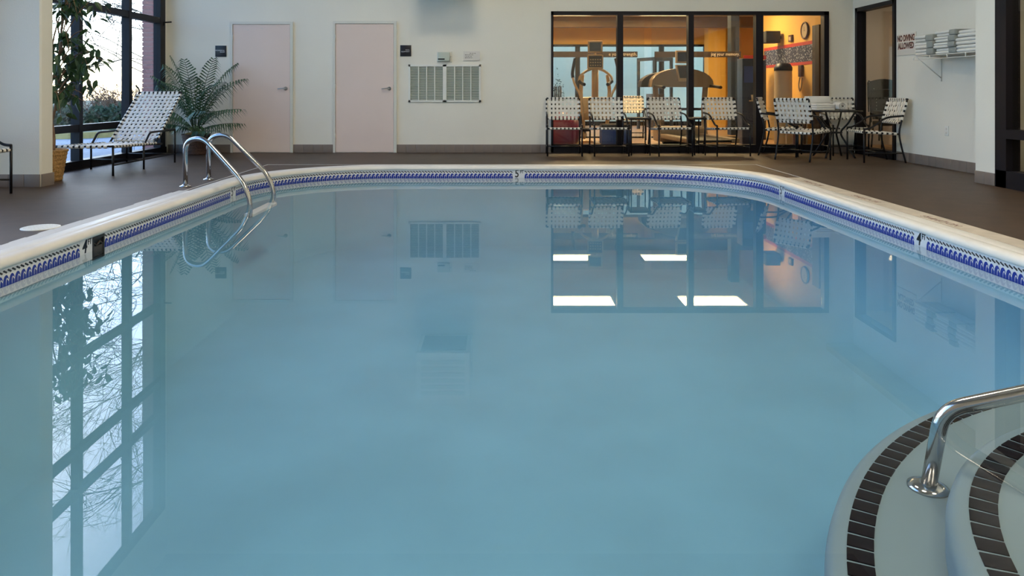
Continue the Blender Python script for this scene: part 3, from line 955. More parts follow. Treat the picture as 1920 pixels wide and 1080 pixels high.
# --- smaller gym things
b = MB(); b.lathe([(0.0,0.0)] + [(0.31*math.sin(PI*k/16), 0.31-0.31*math.cos(PI*k/16)) for k in range(1,16)] + [(0.0,0.62)], 28)
o = b.build('exercise_ball', M['ball']); tag(o, 'crimson exercise ball behind the first strap chair', 'ball'); o.location = (1.01, 11.98, 0)
t = thing('stacked_step_platform', 'blue step platform on the gym floor behind the second strap chair', 'step platform', (1.86, 11.86, 0))
b = MB(); b.rbox(-0.24, 0.24, -0.15, 0.15, 0.10, 0.34, 0.02); b.build('body', M['bluemat'], t)
b = MB(); b.rbox(-0.24, 0.24, -0.15, 0.15, 0.35, 0.43, 0.02); b.build('top', M['gymdark'], t)
b = MB(); b.box(-0.22,0.22,-0.14,0.14,0,0.10); b.build('riser', M['gymdark'], t)
t = thing('navy_cabinet', 'navy open grid cabinet standing in the exercise room', 'cabinet', (4.92, 14.45, 0))
b = MB(); b.rbox(-0.10, 0.35, 0.0, 0.4, 0, 1.58, 0.01); b.build('body', M['navy'], t)
for k in range(3):
    b = MB(); b.box(-0.22,-0.10,-0.02,0.0,0.62+k*0.33,0.635+k*0.33); b.build('shelf_edge', M['print'], t)
for x in (-0.22, -0.105):
    b = MB(); b.box(x,x+0.010,-0.02,0.0,0.62,1.295); b.build('grid_post', M['print'], t)
b = MB(); b.box(-0.215,-0.105,0.0,0.05,0.62,1.29); b.build('grid_back', M['black'], t)
b = MB(); b.box(-0.1,0.35,-0.004,0.0,1.60,1.68); b.build('red_header', M['redstripe'], t)
t = thing('tan_bin', 'tall tan cylindrical bin with dark blue lid in the exercise room', 'bin', (5.18, 13.35, 0))
b = MB(); b.lathe([(0.15,0),(0.155,0.02),(0.155,0.70),(0.158,0.71),(0.155,0.72),(0.155,1.32),(0.15,1.34)], 24); b.build('drum', M['tan'], t)
b = MB(); b.lathe([(0.16,1.34),(0.16,1.40),(0.12,1.47),(0.0,1.49)], 24); b.build('lid', M['navy'], t)
t = thing('wall_clock', 'round brown rimmed clock on the amber gym wall', 'clock', (FX1, 13.12, 2.06))
cm = Matrix.Rotation(-PI/2, 4, 'Y')
b = MB(); b.tube([(-0.022, 0.142*math.cos(2*PI*k/32), 0.142*math.sin(2*PI*k/32)) for k in range(32)], 0.018, 8, closed=True); b.build('rim', M['wood'], t)
b = MB(); b.lathe([(0.14,0.0),(0.14,0.026)], 28, mx=cm); b.build('face', M['clockface'], t)
b = MB(); b.box(-0.035,-0.033,-0.003,0.003,-0.01,0.07); b.box(-0.035,-0.033,-0.045,0.005,-0.004,0.003); b.build('hands', M['ink'], t)
t = thing('wall_thermostat', 'small brown control box on the amber gym wall beside the clock', 'thermostat', (FX1, 13.75, 1.965))
b = MB(); b.rbox(-0.04, 0, -0.08, 0.08, -0.065, 0.065, 0.006); b.build('case', M['wood'], t)
b = MB(); b.box(-0.044,-0.04,-0.045,0.045,-0.04,0.03); b.build('dial_plate', M['clockface'], t)
t = thing('wall_speaker', 'black speaker on a bracket high on the amber gym wall', 'speaker', (FX1, 14.3, 2.02))
b = MB(); b.rbox(-0.34, -0.06, -0.15, 0.15, -0.11, 0.12, 0.01); b.build('cabinet', M['blackplastic'], t)
b = MB(); b.box(-0.06, 0, -0.03, 0.03, -0.03, 0.03); b.build('bracket', M['black'], t)
t = thing('wall_phone', 'brown wall phone with hanging cord on the amber gym wall', 'phone', (FX1, 13.28, 1.33))
b = MB(); b.rbox(-0.05, 0, -0.07, 0.07, -0.10, 0.11, 0.01); b.build('body', M['wood'], t)
b = MB(); b.tube(smooth([(-0.03,0.02,-0.10),(-0.04,0.06,-0.25),(-0.03,0.03,-0.36),(-0.03,-0.03,-0.28),(-0.02,-0.05,-0.12)], 5), 0.012); b.build('cord', M['clockface'], t)
t = thing('vending_column', 'dark blue lit vending column behind the last pane', 'vending machine', (4.58, 13.2, 0))
b = MB(); b.rbox(-0.20, 0.10, 0, 0.3, 0, 1.56, 0.01); b.build('body', M['navy'], t)
b = MB(); b.box(-0.17, 0.06, -0.004, 0.0, 1.12, 1.42); b.build('picture_panel', M['bluemat'], t)
b = MB(); b.lathe([(0.03,0.0),(0.04,0.1)], 12, c=(-0.02,-0.04,0.80)); b.box(-0.08,0.04,-0.09,0.0,0.78,0.80); b.build('cup', M['clockface'], t)
t = thing('weight_rack', 'tall slate frame cable machine by the far gym window', 'weight machine', (4.05, 18.2, 0), R(25))
for q in ((-0.25,-0.19,0,0.06),(0.25,0.31,0,0.06),(-0.25,-0.19,0.7,0.76),(0.25,0.31,0.7,0.76)):
    b = MB(); b.box(q[0],q[1],q[2],q[3],0,1.78); b.build('post', M['navywall'], t)
b = MB(); b.box(-0.25,0.31,0,0.06,1.74,1.82); b.box(-0.25,-0.19,0,0.76,1.74,1.82); b.box(0.25,0.31,0,0.76,1.74,1.82); b.build('top_beam', M['navywall'], t)
b = MB(); b.rbox(-0.15,0.2,0.2,0.5,0.05,0.9,0.01); b.build('weight_stack', M['gymdark'], t)
# little shelf row of bottles by the bin
t = thing('towel_bin', 'short striped metal bin beside the tan bin in the exercise room', 'bin', (5.22, 12.85, 0))
b = MB(); b.lathe([(0.17,0),(0.18,0.02),(0.18,0.80),(0.165,0.82)], 20); b.build('body', M['chrome'], t)
for k in range(6):
    a = PI + k*0.5
    b = MB(); b.box(-0.02,0.02,0.178,0.186,0.03,0.80, mx=Matrix.Rotation(a-PI/2+1.0,4,'Z')); b.build('stripe', M['tan'] if k%2 else M['wood'], t)

# ------------------------------------------------------------------ corridor right of the hall
walls('floor_corridor', [(XR, 8.2, 7.0, 13.2, -0.05, 0.0), (XN, 8.2, 2.0, 7.0, -0.05, 0.0), (XN+0.0, XR, 3.4, 7.0, -0.05, -0.001)], M['gymfloor'], 'tan floor of the side corridor')
walls('wall_corridor', [(8.1, 8.2, 2.0, 13.2, 0, 2.7), (XR+0.02, 8.2, 13.1, 13.2, 0, 2.7), (XN+0.12, 8.2, 1.9, 2.0, 0, 2.7)], M['beige'], 'beige wall of the side corridor')
walls('ceiling_corridor', [(XN+0.1, 8.2, 1.9, 13.2, 2.7, 2.8)], M['gymcream'], 'ceiling of the side corridor')
struct(piece('wall_corridor_panel', M['ochre'], (8.02, 8.1, 2.0, 12.2, 0, 2.7), None), 'ochre covered wall seen through the near glass')
walls('door_6', [(6.02, 6.3, 13.02, 13.1, 0, 2.1), (7.1, 7.9, 13.04, 13.1, 0, 2.1)], M['amberdoor'], 'amber wooden door leaf at the corridor end')
for (x, y, lw) in ((6.9, 11.6, 'above the stacked banquet chairs'), (6.8, 6.2, 'behind the near glass door')):
    ceiling_lamp(x, y, 0.6, 0.6, 2.7, M['lamp_hall'], 'small warm corridor ceiling lamp ' + lw, 'corridor ceiling lamps')
# doorway frame
d4 = struct(empty('door_4'), 'black framed glazed doorway in the right wall')
fa, fb = XR-0.03, XR+0.11
piece('jamb', M['alu'], (fa, fb, RD0-0.01, RD0+0.045, 0, RDZ), d4)
piece('jamb', M['alu'], (fa, fb, RD1-0.07, RD1, 0, RDZ), d4)
piece('head', M['alu'], (fa, fb, RD0, RD1, RDZ-0.06, RDZ), d4)
piece('sill', M['alu'], (fa, fb, RD0, RD1, 0, 0.11), d4)
piece('pane', M['glass'], (XR+0.04, XR+0.048, RD0+0.03, RD1-0.05, 0.10, RDZ-0.05), d4)
# near storefront
w6 = struct(empty('window_6'), 'black framed glass door nearest on the right')
fa, fb = XN-0.012, XN+0.13
ys = [SF1, 6.35, 5.35, 4.4, SF0]
piece('jamb', M['alu'], (fa, fb, SF1-0.15, SF1+0.012, 0, SFZ), w6)
for y in ys[1:-1]: piece('mullion', M['alu'], (fa, fb, y-0.05, y+0.05, 0, SFZ), w6)
piece('jamb', M['alu'], (fa, fb, SF0, SF0+0.1, 0, SFZ), w6)
piece('head', M['alu'], (fa, fb, SF0, SF1, SFZ-0.08, SFZ), w6)
piece('sill', M['alu'], (fa, fb, SF0, SF1, 0, 0.17), w6)
piece('push_rail', M['alu'], (fa, fb, SF0, SF1-0.15, 0.49, 0.58), w6)
for i in range(4): piece('pane', M['glass'], (XN+0.05, XN+0.058, ys[i+1]+0.03, ys[i]-0.03, 0.15, SFZ-0.06), w6)

# stacked banquet chairs in the corridor
def banquet_chair():
    t = thing('banquet_chair', 'x', 'chair')
    bk = []
    for k in range(13):
        u = -0.235 + 0.47*k/12
        bk.append((u, 0.93 + 0.055*math.cos(PI*u/0.47)))
    pr = [(-0.20,0.5)] + [(-0.235,0.7)] + bk + [(0.235,0.7),(0.20,0.5)]
    b = MB(); b.prism([(p[0],p[1]) for p in reversed(pr)], 0.18, 0.225, mx=Matrix(((1,0,0,0),(0,0,1,0),(0,1,0,0),(0,0,0,1)))); o = b.build('backrest', M['gunmetal'], t)
    b = MB()
    for s in (-1,1):
        for k in range(6): b.lathe([(0.007,0),(0.004,0.005)], 6, mx=Matrix.Translation((s*0.155,0.18,0.56+k*0.055)) @ Matrix.Rotation(PI/2,4,'X'))
    b.build('studs', M['stud'], o)
    b = MB(); b.tube(smooth([(-0.23,0.2,0.45)]+[(p[0]*1.03,0.205,p[1]) for p in bk]+[(0.23,0.2,0.45)],2), 0.013, 6); b.build('back_frame', M['black'], t)
    b = MB(); b.rbox(-0.22,0.22,-0.22,0.2,0.41,0.48,0.025); b.build('seat', M['gunmetal'], t)
    for sx in (-1,1):
        for sy in (-1,1):
            b = MB(); b.tube([(sx*0.20,sy*0.19,0.42),(sx*0.22,sy*0.23,0.0)], 0.014, 6); b.build('leg', M['black'], t)
    return t
bc = banquet_chair()
bc.location = (6.30, 11.75, 0); bc.rotation_euler = (0,0,R(-8)); bc['label'] = 'black banquet chair with bright studs seen through the doorway'
dup(bc, (6.30, 11.83, 0.17), R(-8), 'black banquet chair stacked on another behind the doorway')
dup(bc, (6.83, 11.95, 0), R(-4), 'black banquet chair half hidden by the doorway jamb')

# ------------------------------------------------------------------ stainless ladder
t = thing('pool_ladder', 'stainless steel pool ladder with two looped handrails', 'pool ladder', (-3.18, 7.6, 0))
def ladder_rail(y0, y1):
    p = [(0,0,-0.01),(0,0,0.33),(0.02,0,0.40),(0.08,0,0.455),(0.16,0,0.47),(0.25,0,0.435),(0.66,-0.02,0.06),(0.70,-0.03,-0.02),(0.72,-0.03,-0.12),(0.72,-0.03,-0.75)]
    pts = fillet([(0,0,-0.01),(0,0,0.46),(0.20,0,0.50),(0.655,0,0.065),(0.725,0,-0.12),(0.725,0,-0.27)], 0.16, 8)
    return [(q.x, y0 + (y1-y0)*q.x/0.725, q.z) for q in pts]
for (y0, y1) in ((-0.29, -0.50), (0.29, 0.24)):
    b = MB(); b.tube(ladder_rail(y0, y1), 0.024, 14); o = b.build('handrail', M['steel'], t)
    b = MB(); b.lathe([(0.055,0.0),(0.055,0.008),(0.035,0.016),(0.026,0.024)], 18, c=(0,y0,0.0)); b.build('flange', M['steel'], o)
for z in (-0.255,):
    b = MB(); b.rbox(0.66, 0.76, -0.50, 0.24, z-0.015, z+0.015, 0.006); b.build('tread', M['white'], t)

# near handrail over the steps
t = thing('step_handrail', 'stainless handrail rising from the curved entry steps', 'handrail', (1.445, 2.46, SZ1))
b = MB()
pts = fillet([(0,0,0),(0.022,-0.045,0.285),(1.25,-0.80,0.96),(1.72,-1.05,1.12),(1.85,-1.12,0.387)], 0.07, 8)
b.tube(pts, 0.0245, 18); b.build('rail', M['steel'], t)
b = MB(); b.lathe([(0.064,0.0),(0.064,0.007),(0.045,0.016),(0.027,0.02)], 24); b.build('flange', M['steel'], t)

# skimmer lid on deck
t = thing('deck_drain_cover', 'round white perforated cover set in the deck', 'drain cover', (-3.235, 5.10, 0.0))
b = MB(); b.lathe([(0.123,-0.004),(0.123,0.004),(0.116,0.006),(0.0,0.006)], 36); b.build('plate', M['white'], t)
b = MB()
for r_ in (0.04, 0.07, 0.10):
    for k in range(int(r_*240)):
        a = 2*PI*k/int(r_*240); b.lathe([(0.0035,0.006),(0.0035,0.0068)], 6, c=(r_*math.cos(a), r_*math.sin(a), 0))
b.build('perforations', M['ventblade'], t)['kind'] = 'stuff'

# ------------------------------------------------------------------ strap chairs
def strap_mesh(L, pitch, phase, width, amp=0.0045, th=0.0028, rad=0.0165):
    path = []
    for k in range(7):
        a = R(-90 + 180*k/6)            # far end wrap handled below by symmetry
    n = max(4, int(round(L/pitch*4)))
    mid = []
    for k in range(n+1):
        s = -L/2 + L*k/n
        fade = min(1.0, (L/2-abs(s))/0.03)
        mid.append((s, amp*math.cos(PI*(s/pitch)+phase*PI)*fade + rad*(1-fade)))
    endR = [(L/2+rad*math.sin(R(a)), rad*math.cos(R(a))) for a in (30,60,90,120,150,180)] + [(L/2-0.03,-rad)]
    endL = [(-x, z) for (x, z) in reversed(endR)]
    path = endL + mid + endR
    m_ = MB()
    vs = []
    for i, (s, z) in enumerate(path):
        a = path[max(0,i-1)]; c = path[min(len(path)-1,i+1)]
        tx, tz = c[0]-a[0], c[1]-a[1]
        l = math.hypot(tx, tz) or 1
        nx, nz = -tz/l*th/2, tx/l*th/2
        vs += [(s+nx,-width/2,z+nz),(s+nx,width/2,z+nz),(s-nx,width/2,z-nz),(s-nx,-width/2,z-nz)]
    fs = []
    for i in range(len(path)-1):
        for j in range(4):
            j2 = (j+1) % 4
            fs.append((i*4+j, (i+1)*4+j, (i+1)*4+j2, i*4+j2))
    fs += [(3,2,1,0), tuple(len(vs)-4+j for j in range(4))]
    m_.add(vs, fs, 0, False)
    return m_.mesh('strap', M['strap'])

def panel(parent, origin, u, v, nu, pu, nv, pv, Lu, Lv, wu, wv, cache={}):
    """woven panel: straps along u (nv of them, spaced pv along v) and along v (nu, spaced pu along u)"""
    u = Vector(u).normalized(); v = Vector(v).normalized(); n = u.cross(v)
    for i in range(nv):
        ph = i % 2
        key = ('u', Lu, pu, ph, wu)
        if key not in cache: cache[key] = strap_mesh(Lu, pu, ph + (0.5 if nu % 2 == 0 else 0), wu)
        o = Vector(origin) + v*((i-(nv-1)/2)*pv)
        inst('strap', cache[key], parent, Matrix(((u.x,v.x,n.x,o.x),(u.y,v.y,n.y,o.y),(u.z,v.z,n.z,o.z),(0,0,0,1))))
    for i in range(nu):
        ph = (i+1) % 2
        key = ('v', Lv, pv, ph, wv)
        if key not in cache: cache[key] = strap_mesh(Lv, pv, ph + (0.5 if nv % 2 == 0 else 0), wv)
        o = Vector(origin) + u*((i-(nu-1)/2)*pu)
        w = -u
        inst('strap', cache[key], parent, Matrix(((v.x,w.x,n.x,o.x),(v.y,w.y,n.y,o.y),(v.z,w.z,n.z,o.z),(0,0,0,1))))

def strap_chair():
    t = thing('strap_chair', 'x', 'chair', group='white strap patio chairs')
    tr = 0.0125
    hw = 0.255
    for s in (-1, 1):
        b = MB(); b.tube(fillet([(s*hw,-0.25,0),(s*hw,-0.25,0.455)],0.01), tr, 8); b.build('leg', M['black'], t)
        b = MB(); b.tube(smooth([(s*hw,0.30,0),(s*hw,0.235,0.25),(s*hw,0.215,0.42),(s*hw,0.26,0.62),(s*hw,0.32,0.85)], 5), tr, 8); b.build('leg', M['black'], t)
        b = MB(); b.tube(smooth([(s*hw,-0.255,0.45),(s*hw,-0.17,0.465),(s*hw,-0.07,0.53),(s*hw,0.05,0.605),(s*hw,0.255,0.63)], 5), 0.0135, 8); b.build('armrest', M['black'], t)
        b = MB(); b.tube([(s*hw,-0.25,0.13),(s*hw,0.265,0.13)], 0.009, 6); b.build('stretcher', M['black'], t)
    b = MB(); b.tube([(-hw,0.325,0.853),(hw,0.325,0.853)], tr, 8); b.tube([(-hw,0.232,0.535),(hw,0.232,0.535)], tr, 8); b.build('back_frame', M['black'], t)
    b = MB()
    b.tube([(-hw,-0.25,0.41),(hw,-0.25,0.41)], tr, 8); b.tube([(-hw,0.215,0.385),(hw,0.215,0.385)], tr, 8)
    for s in (-1,1): b.tube([(s*hw,-0.25,0.41),(s*hw,0.215,0.385)], tr, 8)
    b.build('seat_frame', M['black'], t)
    b = MB(); b.tube([(-hw,0.0,0.13),(hw,0.0,0.13)], 0.009, 6); b.build('stretcher', M['black'], t)
    bv = Vector((0, 0.093, 0.318))
    panel(t, (0,0.2785,0.694), (1,0,0), bv, 8, 0.0585, 4, 0.069, 0.51, bv.length, 0.039, 0.037)
    sv = Vector((0, 0.465, -0.025))
    panel(t, (0,-0.0175,0.3975), (1,0,0), sv, 8, 0.0585, 6, 0.069, 0.51, sv.length, 0.039, 0.037)
    return t
ch = strap_chair()
spots = [
    (0.945, 10.97, -2, 'white strap chair at the wall end of the row before the gym glass'),
    (1.625, 10.97, 1, 'white strap chair in front of the first gym mullion, second in the row'),
    (2.55, 10.97, 6, 'white strap chair in front of the treadmill, third in the row'),
    (3.405, 10.97, 6, 'white strap chair fourth in the row, in front of the yellow gym pier'),
]
for i, (x, y, a, lab) in enumerate(spots):
    if i == 0:
        ch.location = (x, y, 0); ch.rotation_euler = (0,0,R(a)); ch['label'] = lab
    else: dup(ch, (x, y, 0), R(a), lab)
dup(ch, (4.24, 10.19, 0), R(180-52), 'white strap chair turned away, nearest at the round table')
dup(ch, (4.24, 10.98, 0), R(62), 'white strap chair partly hidden behind the nearest table chair')
dup(ch, (5.20, 11.02, 0), R(-4), 'white strap chair behind the round table against the wall corner')
dup(ch, (5.13, 10.0, 0), R(-92), 'white strap chair in side view before the black doorway')
dup(ch, (-4.85, 6.56, 0), R(90), 'white strap chair cut off by the picture edge beside the column')
dup(ch, (2.62, 14.6, 0), R(-5), 'strap chair inside the exercise room in warm light')

# small black side tables between the chairs
def side_table(x, y, w, label):
    t = thing('side_table', label, 'table', (x, y, 0), 0, 'black side tables')
    b = MB(); b.rbox(-w/2, w/2, -0.2, 0.2, 0.535, 0.565, 0.008); b.build('table_top', M['black'], t)
    b = MB(); b.tube([(-w/2+0.02,-0.18,0.15),(w/2-0.02,-0.18,0.15),(w/2-0.02,0.18,0.15),(-w/2+0.02,0.18,0.15)], 0.008, 6, closed=True); b.build('stretcher', M['black'], t)
    for sx in (-1,1):
        for sy in (-1,1):
            b = MB(); b.tube([(sx*(w/2-0.02),sy*0.18,0.54),(sx*(w/2-0.02),sy*0.18,0)], 0.010, 6); b.build('leg', M['black'], t)
side_table(2.085, 11.05, 0.32, 'black side table between the second and third strap chairs')
side_table(2.98, 11.08, 0.20, 'black side table between the third and fourth strap chairs')

# round patio table
TX, TY = 4.86, 10.62
t = thing('patio_table', 'round black framed glass table in the corner', 'table', (TX, TY, 0))
b = MB(); b.lathe([(0.37,0.665),(0.385,0.668),(0.385,0.685),(0.37,0.688)], 40); b.f = b.f[:-2]; b.m = b.m[:-2]; b.s = b.s[:-2]
b.build('rim', M['black'], t)
b = MB(); b.lathe([(0.37,0.674),(0.37,0.682)], 40); b.build('glass_top', M['glass'], t)
for k in range(4):
    a = R(45+90*k)
    c, s = math.cos(a), math.sin(a)
    b = MB(); b.tube(smooth([(0.30*c,0.30*s,0.668),(0.20*c,0.20*s,0.5),(0.10*c,0.10*s,0.36),(0.18*c,0.18*s,0.2),(0.30*c,0.30*s,0.0)], 5), 0.014, 8); b.build('leg', M['black'], t)
b = MB(); b.tube([(0.11*math.cos(2*PI*k/20),0.11*math.sin(2*PI*k/20),0.36) for k in range(20)], 0.01, 6, closed=True); b.build('ring', M['black'], t)

# towels on the table
def folded(name, sx, sy, sz, m, parent=None, layers=3):
    b = MB()
    for k in range(layers):
        z0 = sz*k/layers; z1 = sz*(k+1)/layers
        b.rbox(-sx/2, sx/2, -sy/2, sy/2, z0, z1, min(0.012, (z1-z0)*0.45))
    return b.build(name, m, parent)
o = tag(folded('folded_towel', 0.27, 0.22, 0.09, M['towel']), 'folded white towel lying under another on the round table', 'towel', 'towels on the round table')
o.location = (TX-0.21, TY-0.10, 0.689)
b = MB()
sp = []
for k in range(40):
    a = k*0.42; r_ = 0.010+0.0012*k
    sp.append((r_*math.cos(a), r_*math.sin(a)))
for k in range(39):
    p, q = Vector((*sp[k],0)), Vector((*sp[k+1],0)); d_ = (q-p).normalized(); nn = Vector((-d_.y,d_.x,0))*0.0045
    b.prism([tuple((p+nn)[:2]), tuple((p-nn)[:2]), tuple((q-nn)[:2]), tuple((q+nn)[:2])], -0.11, 0.11, mx=Matrix(((1,0,0,0),(0,0,1,0),(0,1,0,0),(0,0,0,1))))
o = tag(b.build('rolled_towel', M['towel']), 'white rolled towel with spiral end on the round table', 'towel', 'towels on the round table')
o.location = (TX-0.008, TY-0.19, 0.748)
o = tag(folded('folded_towel', 0.32, 0.16, 0.20, M['towel'], layers=2), 'upright white folded towel at the back of the round table', 'towel', 'towels on the round table')
o.location = (TX-0.20, TY+0.10, 0.689)
b_ = o

# ------------------------------------------------------------------ right wall: sign, shelf, towels, outlet
t = thing('no_diving_sign', 'white sign with red and black NO DIVING ALLOWED lettering', 'sign', (XR, 9.885, 1.612))
b = MB(); b.rbox(-0.008, 0, -0.225, 0.225, -0.150, 0.140, 0.002); b.build('board', M['signwhite'], t)
b = MB(); b.box(-0.012, 0, -0.235, -0.225, -0.155, 0.145); b.box(-0.012, 0, -0.235, 0.235, -0.158, -0.150); b.build('edge_strip', M['frame'], t)
for (txt, z) in (('NO DIVING', 0.075), ('ALLOWED', -0.030)):
    inst('lettering', text_mesh(txt, 0.112, m=M['ink'], xs=0.72, bold=0.0018), t, frame_mx((-0.0088, 0.012, z), *TO_LEFT))
    me = text_mesh(txt, 0.112, m=M['red'], xs=0.72, bold=0.0062)
    inst('lettering_shade', me, t, frame_mx((-0.0080, 0.014, z-0.004), *TO_LEFT))
b = MB()
for k in range(7): b.box(-0.0088, -0.008, 0.06-k*0.02-0.012, 0.06-k*0.02, -0.108, -0.100)
b.build('small_print', M['ventblade'], t)

SHX, SHZ, SY0, SY1 = 5.19, 1.395, 7.68, 9.15
t = thing('wire_shelf', 'white wire wall shelf holding folded towels', 'shelf', (XR, 8.4, SHZ))
oy = 8.4
dx = SHX-XR
b = MB()
for x in (dx, dx/2, -0.02):
    b.tube([(x, SY0-oy, 0), (x, SY1-oy, 0)], 0.004, 6)
b.tube([(dx, SY0-oy, -0.045), (dx, SY1-oy, -0.045)], 0.0045, 6)
b.build('long_wires', M['white'], t)
b = MB()
for k in range(48):
    y = SY0-oy + (SY1-SY0)*k/47
    b.tube([(-0.005,y,0.004),(dx,y,0.004)], 0.002, 4)
b.build('deck_wires', M['white'], t)['kind'] = 'stuff'
for k in range(5):
    y = SY1-oy-0.01-k*0.34
    b = MB(); b.tube([(dx,y,0.004),(dx,y,-0.045)], 0.006, 6); b.build('drop_wire', M['white'], t)
for y in (9.10-oy, 7.9-oy):
    b = MB(); b.tube([(dx+0.01,y,-0.01),(-0.012,y,-0.265)], 0.007, 6); b.tube([(-0.008,y,0.0),(-0.008,y,-0.31)], 0.006, 6); b.build('bracket', M['white'], t)

rnd_t = random.Random(3)
def towel(x, y, z, h, ly, lab, bands):
    t = thing('shelf_towel', lab, 'towel', (x, y, z), 0, 'folded towels on the wire shelf')
    sx = 0.26
    b = MB()
    for k in range(2):
        b.rbox(-sx/2-rnd_t.uniform(0,0.02), sx/2, -ly/2, ly/2+rnd_t.uniform(-0.02,0.02), h*k/2, h*(k+1)/2, h*0.24)
    b.build('cloth', M['towel'], t)
    if bands:
        b = MB(); b.rbox(-sx/2-0.023, sx/2, -ly/2-0.003, -ly/2+ly*bands, 0.002, h+0.003, h*0.2); b.build('grey_band', M['towelgrey'], t)
ord_ = ['bottom', 'second', 'third', 'top']
for si, (y, n, h, nm, bd) in enumerate(((8.96, 3, 0.080, 'by the NO DIVING sign', 0.36), (8.52, 4, 0.064, 'in the middle of the wire shelf', 0.36), (8.09, 3, 0.080, 'by the pier', 0.0))):
    z = SHZ+0.008
    for k in range(n):
        lab = 'white towel with grey band, %s of the stack %s' % ((ord_[k] if k < n-1 else 'top'), nm)
        if bd == 0: lab = 'plain white towel, %s of the stack %s' % ((ord_[k] if k < n-1 else 'top'), nm)
        towel(5.345+random.uniform(-0.015,0.01), y+random.uniform(-0.015,0.015), z, h, 0.40, lab, bd*random.uniform(0.8,1.1))
        z += h+0.0045
t = thing('shelf_towel', 'small white towel on top of the stack by the pier', 'towel', (5.36, 7.98, SHZ+0.008+3*0.082), 0, 'folded towels on the wire shelf')
b = MB(); b.rbox(-0.10,0.10,-0.08,0.08,0,0.09,0.02); b.build('cloth', M['towel'], t)

t = thing('wall_outlet', 'white electrical outlet low on the right wall', 'outlet', (XR, 9.0, 0.47))
b = MB(); b.rbox(-0.006, 0, -0.038, 0.038, -0.06, 0.06, 0.002); b.build('plate', M['white'], t)
for z in (-0.025, 0.025):
    b = MB(); b.rbox(-0.009, -0.005, -0.017, 0.017, z-0.014, z+0.014, 0.002); b.build('socket', M['signwhite'], t)

# ------------------------------------------------------------------ chaise longue
t = thing('strap_lounger', 'white strap chaise longue with raised back by the window', 'lounger', (-4.73, 9.0, 0))
hw = 0.325
y0, y1 = -0.78, 0.34           # foot end to hinge, local y
sz = 0.30
top = Vector((0, 1.08, 0.945))   # head of the backrest
hin = Vector((0, 0.30, 0.285))
for s in (-1, 1):
    b = MB(); b.tube(smooth([(s*hw,y0,sz+0.035),(s*hw,y0+0.25,sz+0.02),(s*hw,0.0,sz),(s*hw,0.42,sz-0.02)], 5), 0.0135, 8); b.build('side_rail', M['black'], t)
    for (y, h_) in ((y0+0.02, sz+0.03), (-0.05, 0.30), (0.80, 0.445)):
        b = MB(); b.tube([(s*hw,y,0),(s*hw,y,h_)], 0.0125, 8); b.build('leg', M['black'], t)
    b = MB(); b.tube(fillet([(s*hw,-0.05,0.30),(s*hw,0.02,0.36),(s*hw,0.10,0.445),(s*hw,0.80,0.445)], 0.06, 5), 0.0135, 8); b.build('armrest', M['black'], t)
    b = MB(); b.tube([(s*hw,y0+0.02,0.12),(s*hw,0.80,0.12)], 0.009, 6); b.build('stretcher', M['black'], t)
    b = MB(); b.tube([(s*hw*0.90,hin.y,hin.z),(s*hw*0.90,top.y,top.z)], 0.0125, 8); b.build('back_rail', M['black'], t)
b = MB()
b.tube([(-hw,y0,sz+0.035),(hw,y0,sz+0.035)], 0.0125, 8); b.tube([(-hw,0.36,sz-0.02),(hw,0.36,sz-0.02)], 0.0125, 8); b.tube([(-hw,0.80,0.445),(hw,0.80,0.445)],0.0125,8)
b.tube([(-hw,0.80,0.12),(hw,0.80,0.12)],0.009,6); b.tube([(-hw,-0.05,0.12),(hw,-0.05,0.12)],0.009,6)
b.build('cross_bars', M['black'], t)
b = MB(); b.tube([(-hw*0.90,top.y,top.z),(hw*0.90,top.y,top.z)], 0.0125, 8)
b.tube(smooth([(-hw*0.90,top.y,top.z),(-hw*0.90-0.02,top.y+0.02,top.z+0.05),(-hw*0.90-0.06,top.y+0.02,top.z+0.10)],4), 0.010, 6); b.build('head_bar', M['black'], t)
b = MB(); b.tube([(-0.2,0.78,0.44),(-0.2,0.72,0.66)], 0.01, 6); b.tube([(0.2,0.78,0.44),(0.2,0.72,0.66)], 0.01, 6); b.build('back_support', M['black'], t)
sv = Vector((0, 1.06, -0.03))
panel(t, (0,-0.25,sz+0.014), (1,0,0), sv, 9, 0.0645, 15, 0.0695, 2*hw, 1.08, 0.039, 0.039)
bv = top-hin
panel(t, (hin+bv*0.53)[:], (1,0,0), bv, 9, 0.0590, 13, 0.0690, 2*hw*0.90, bv.length*0.93, 0.039, 0.036)

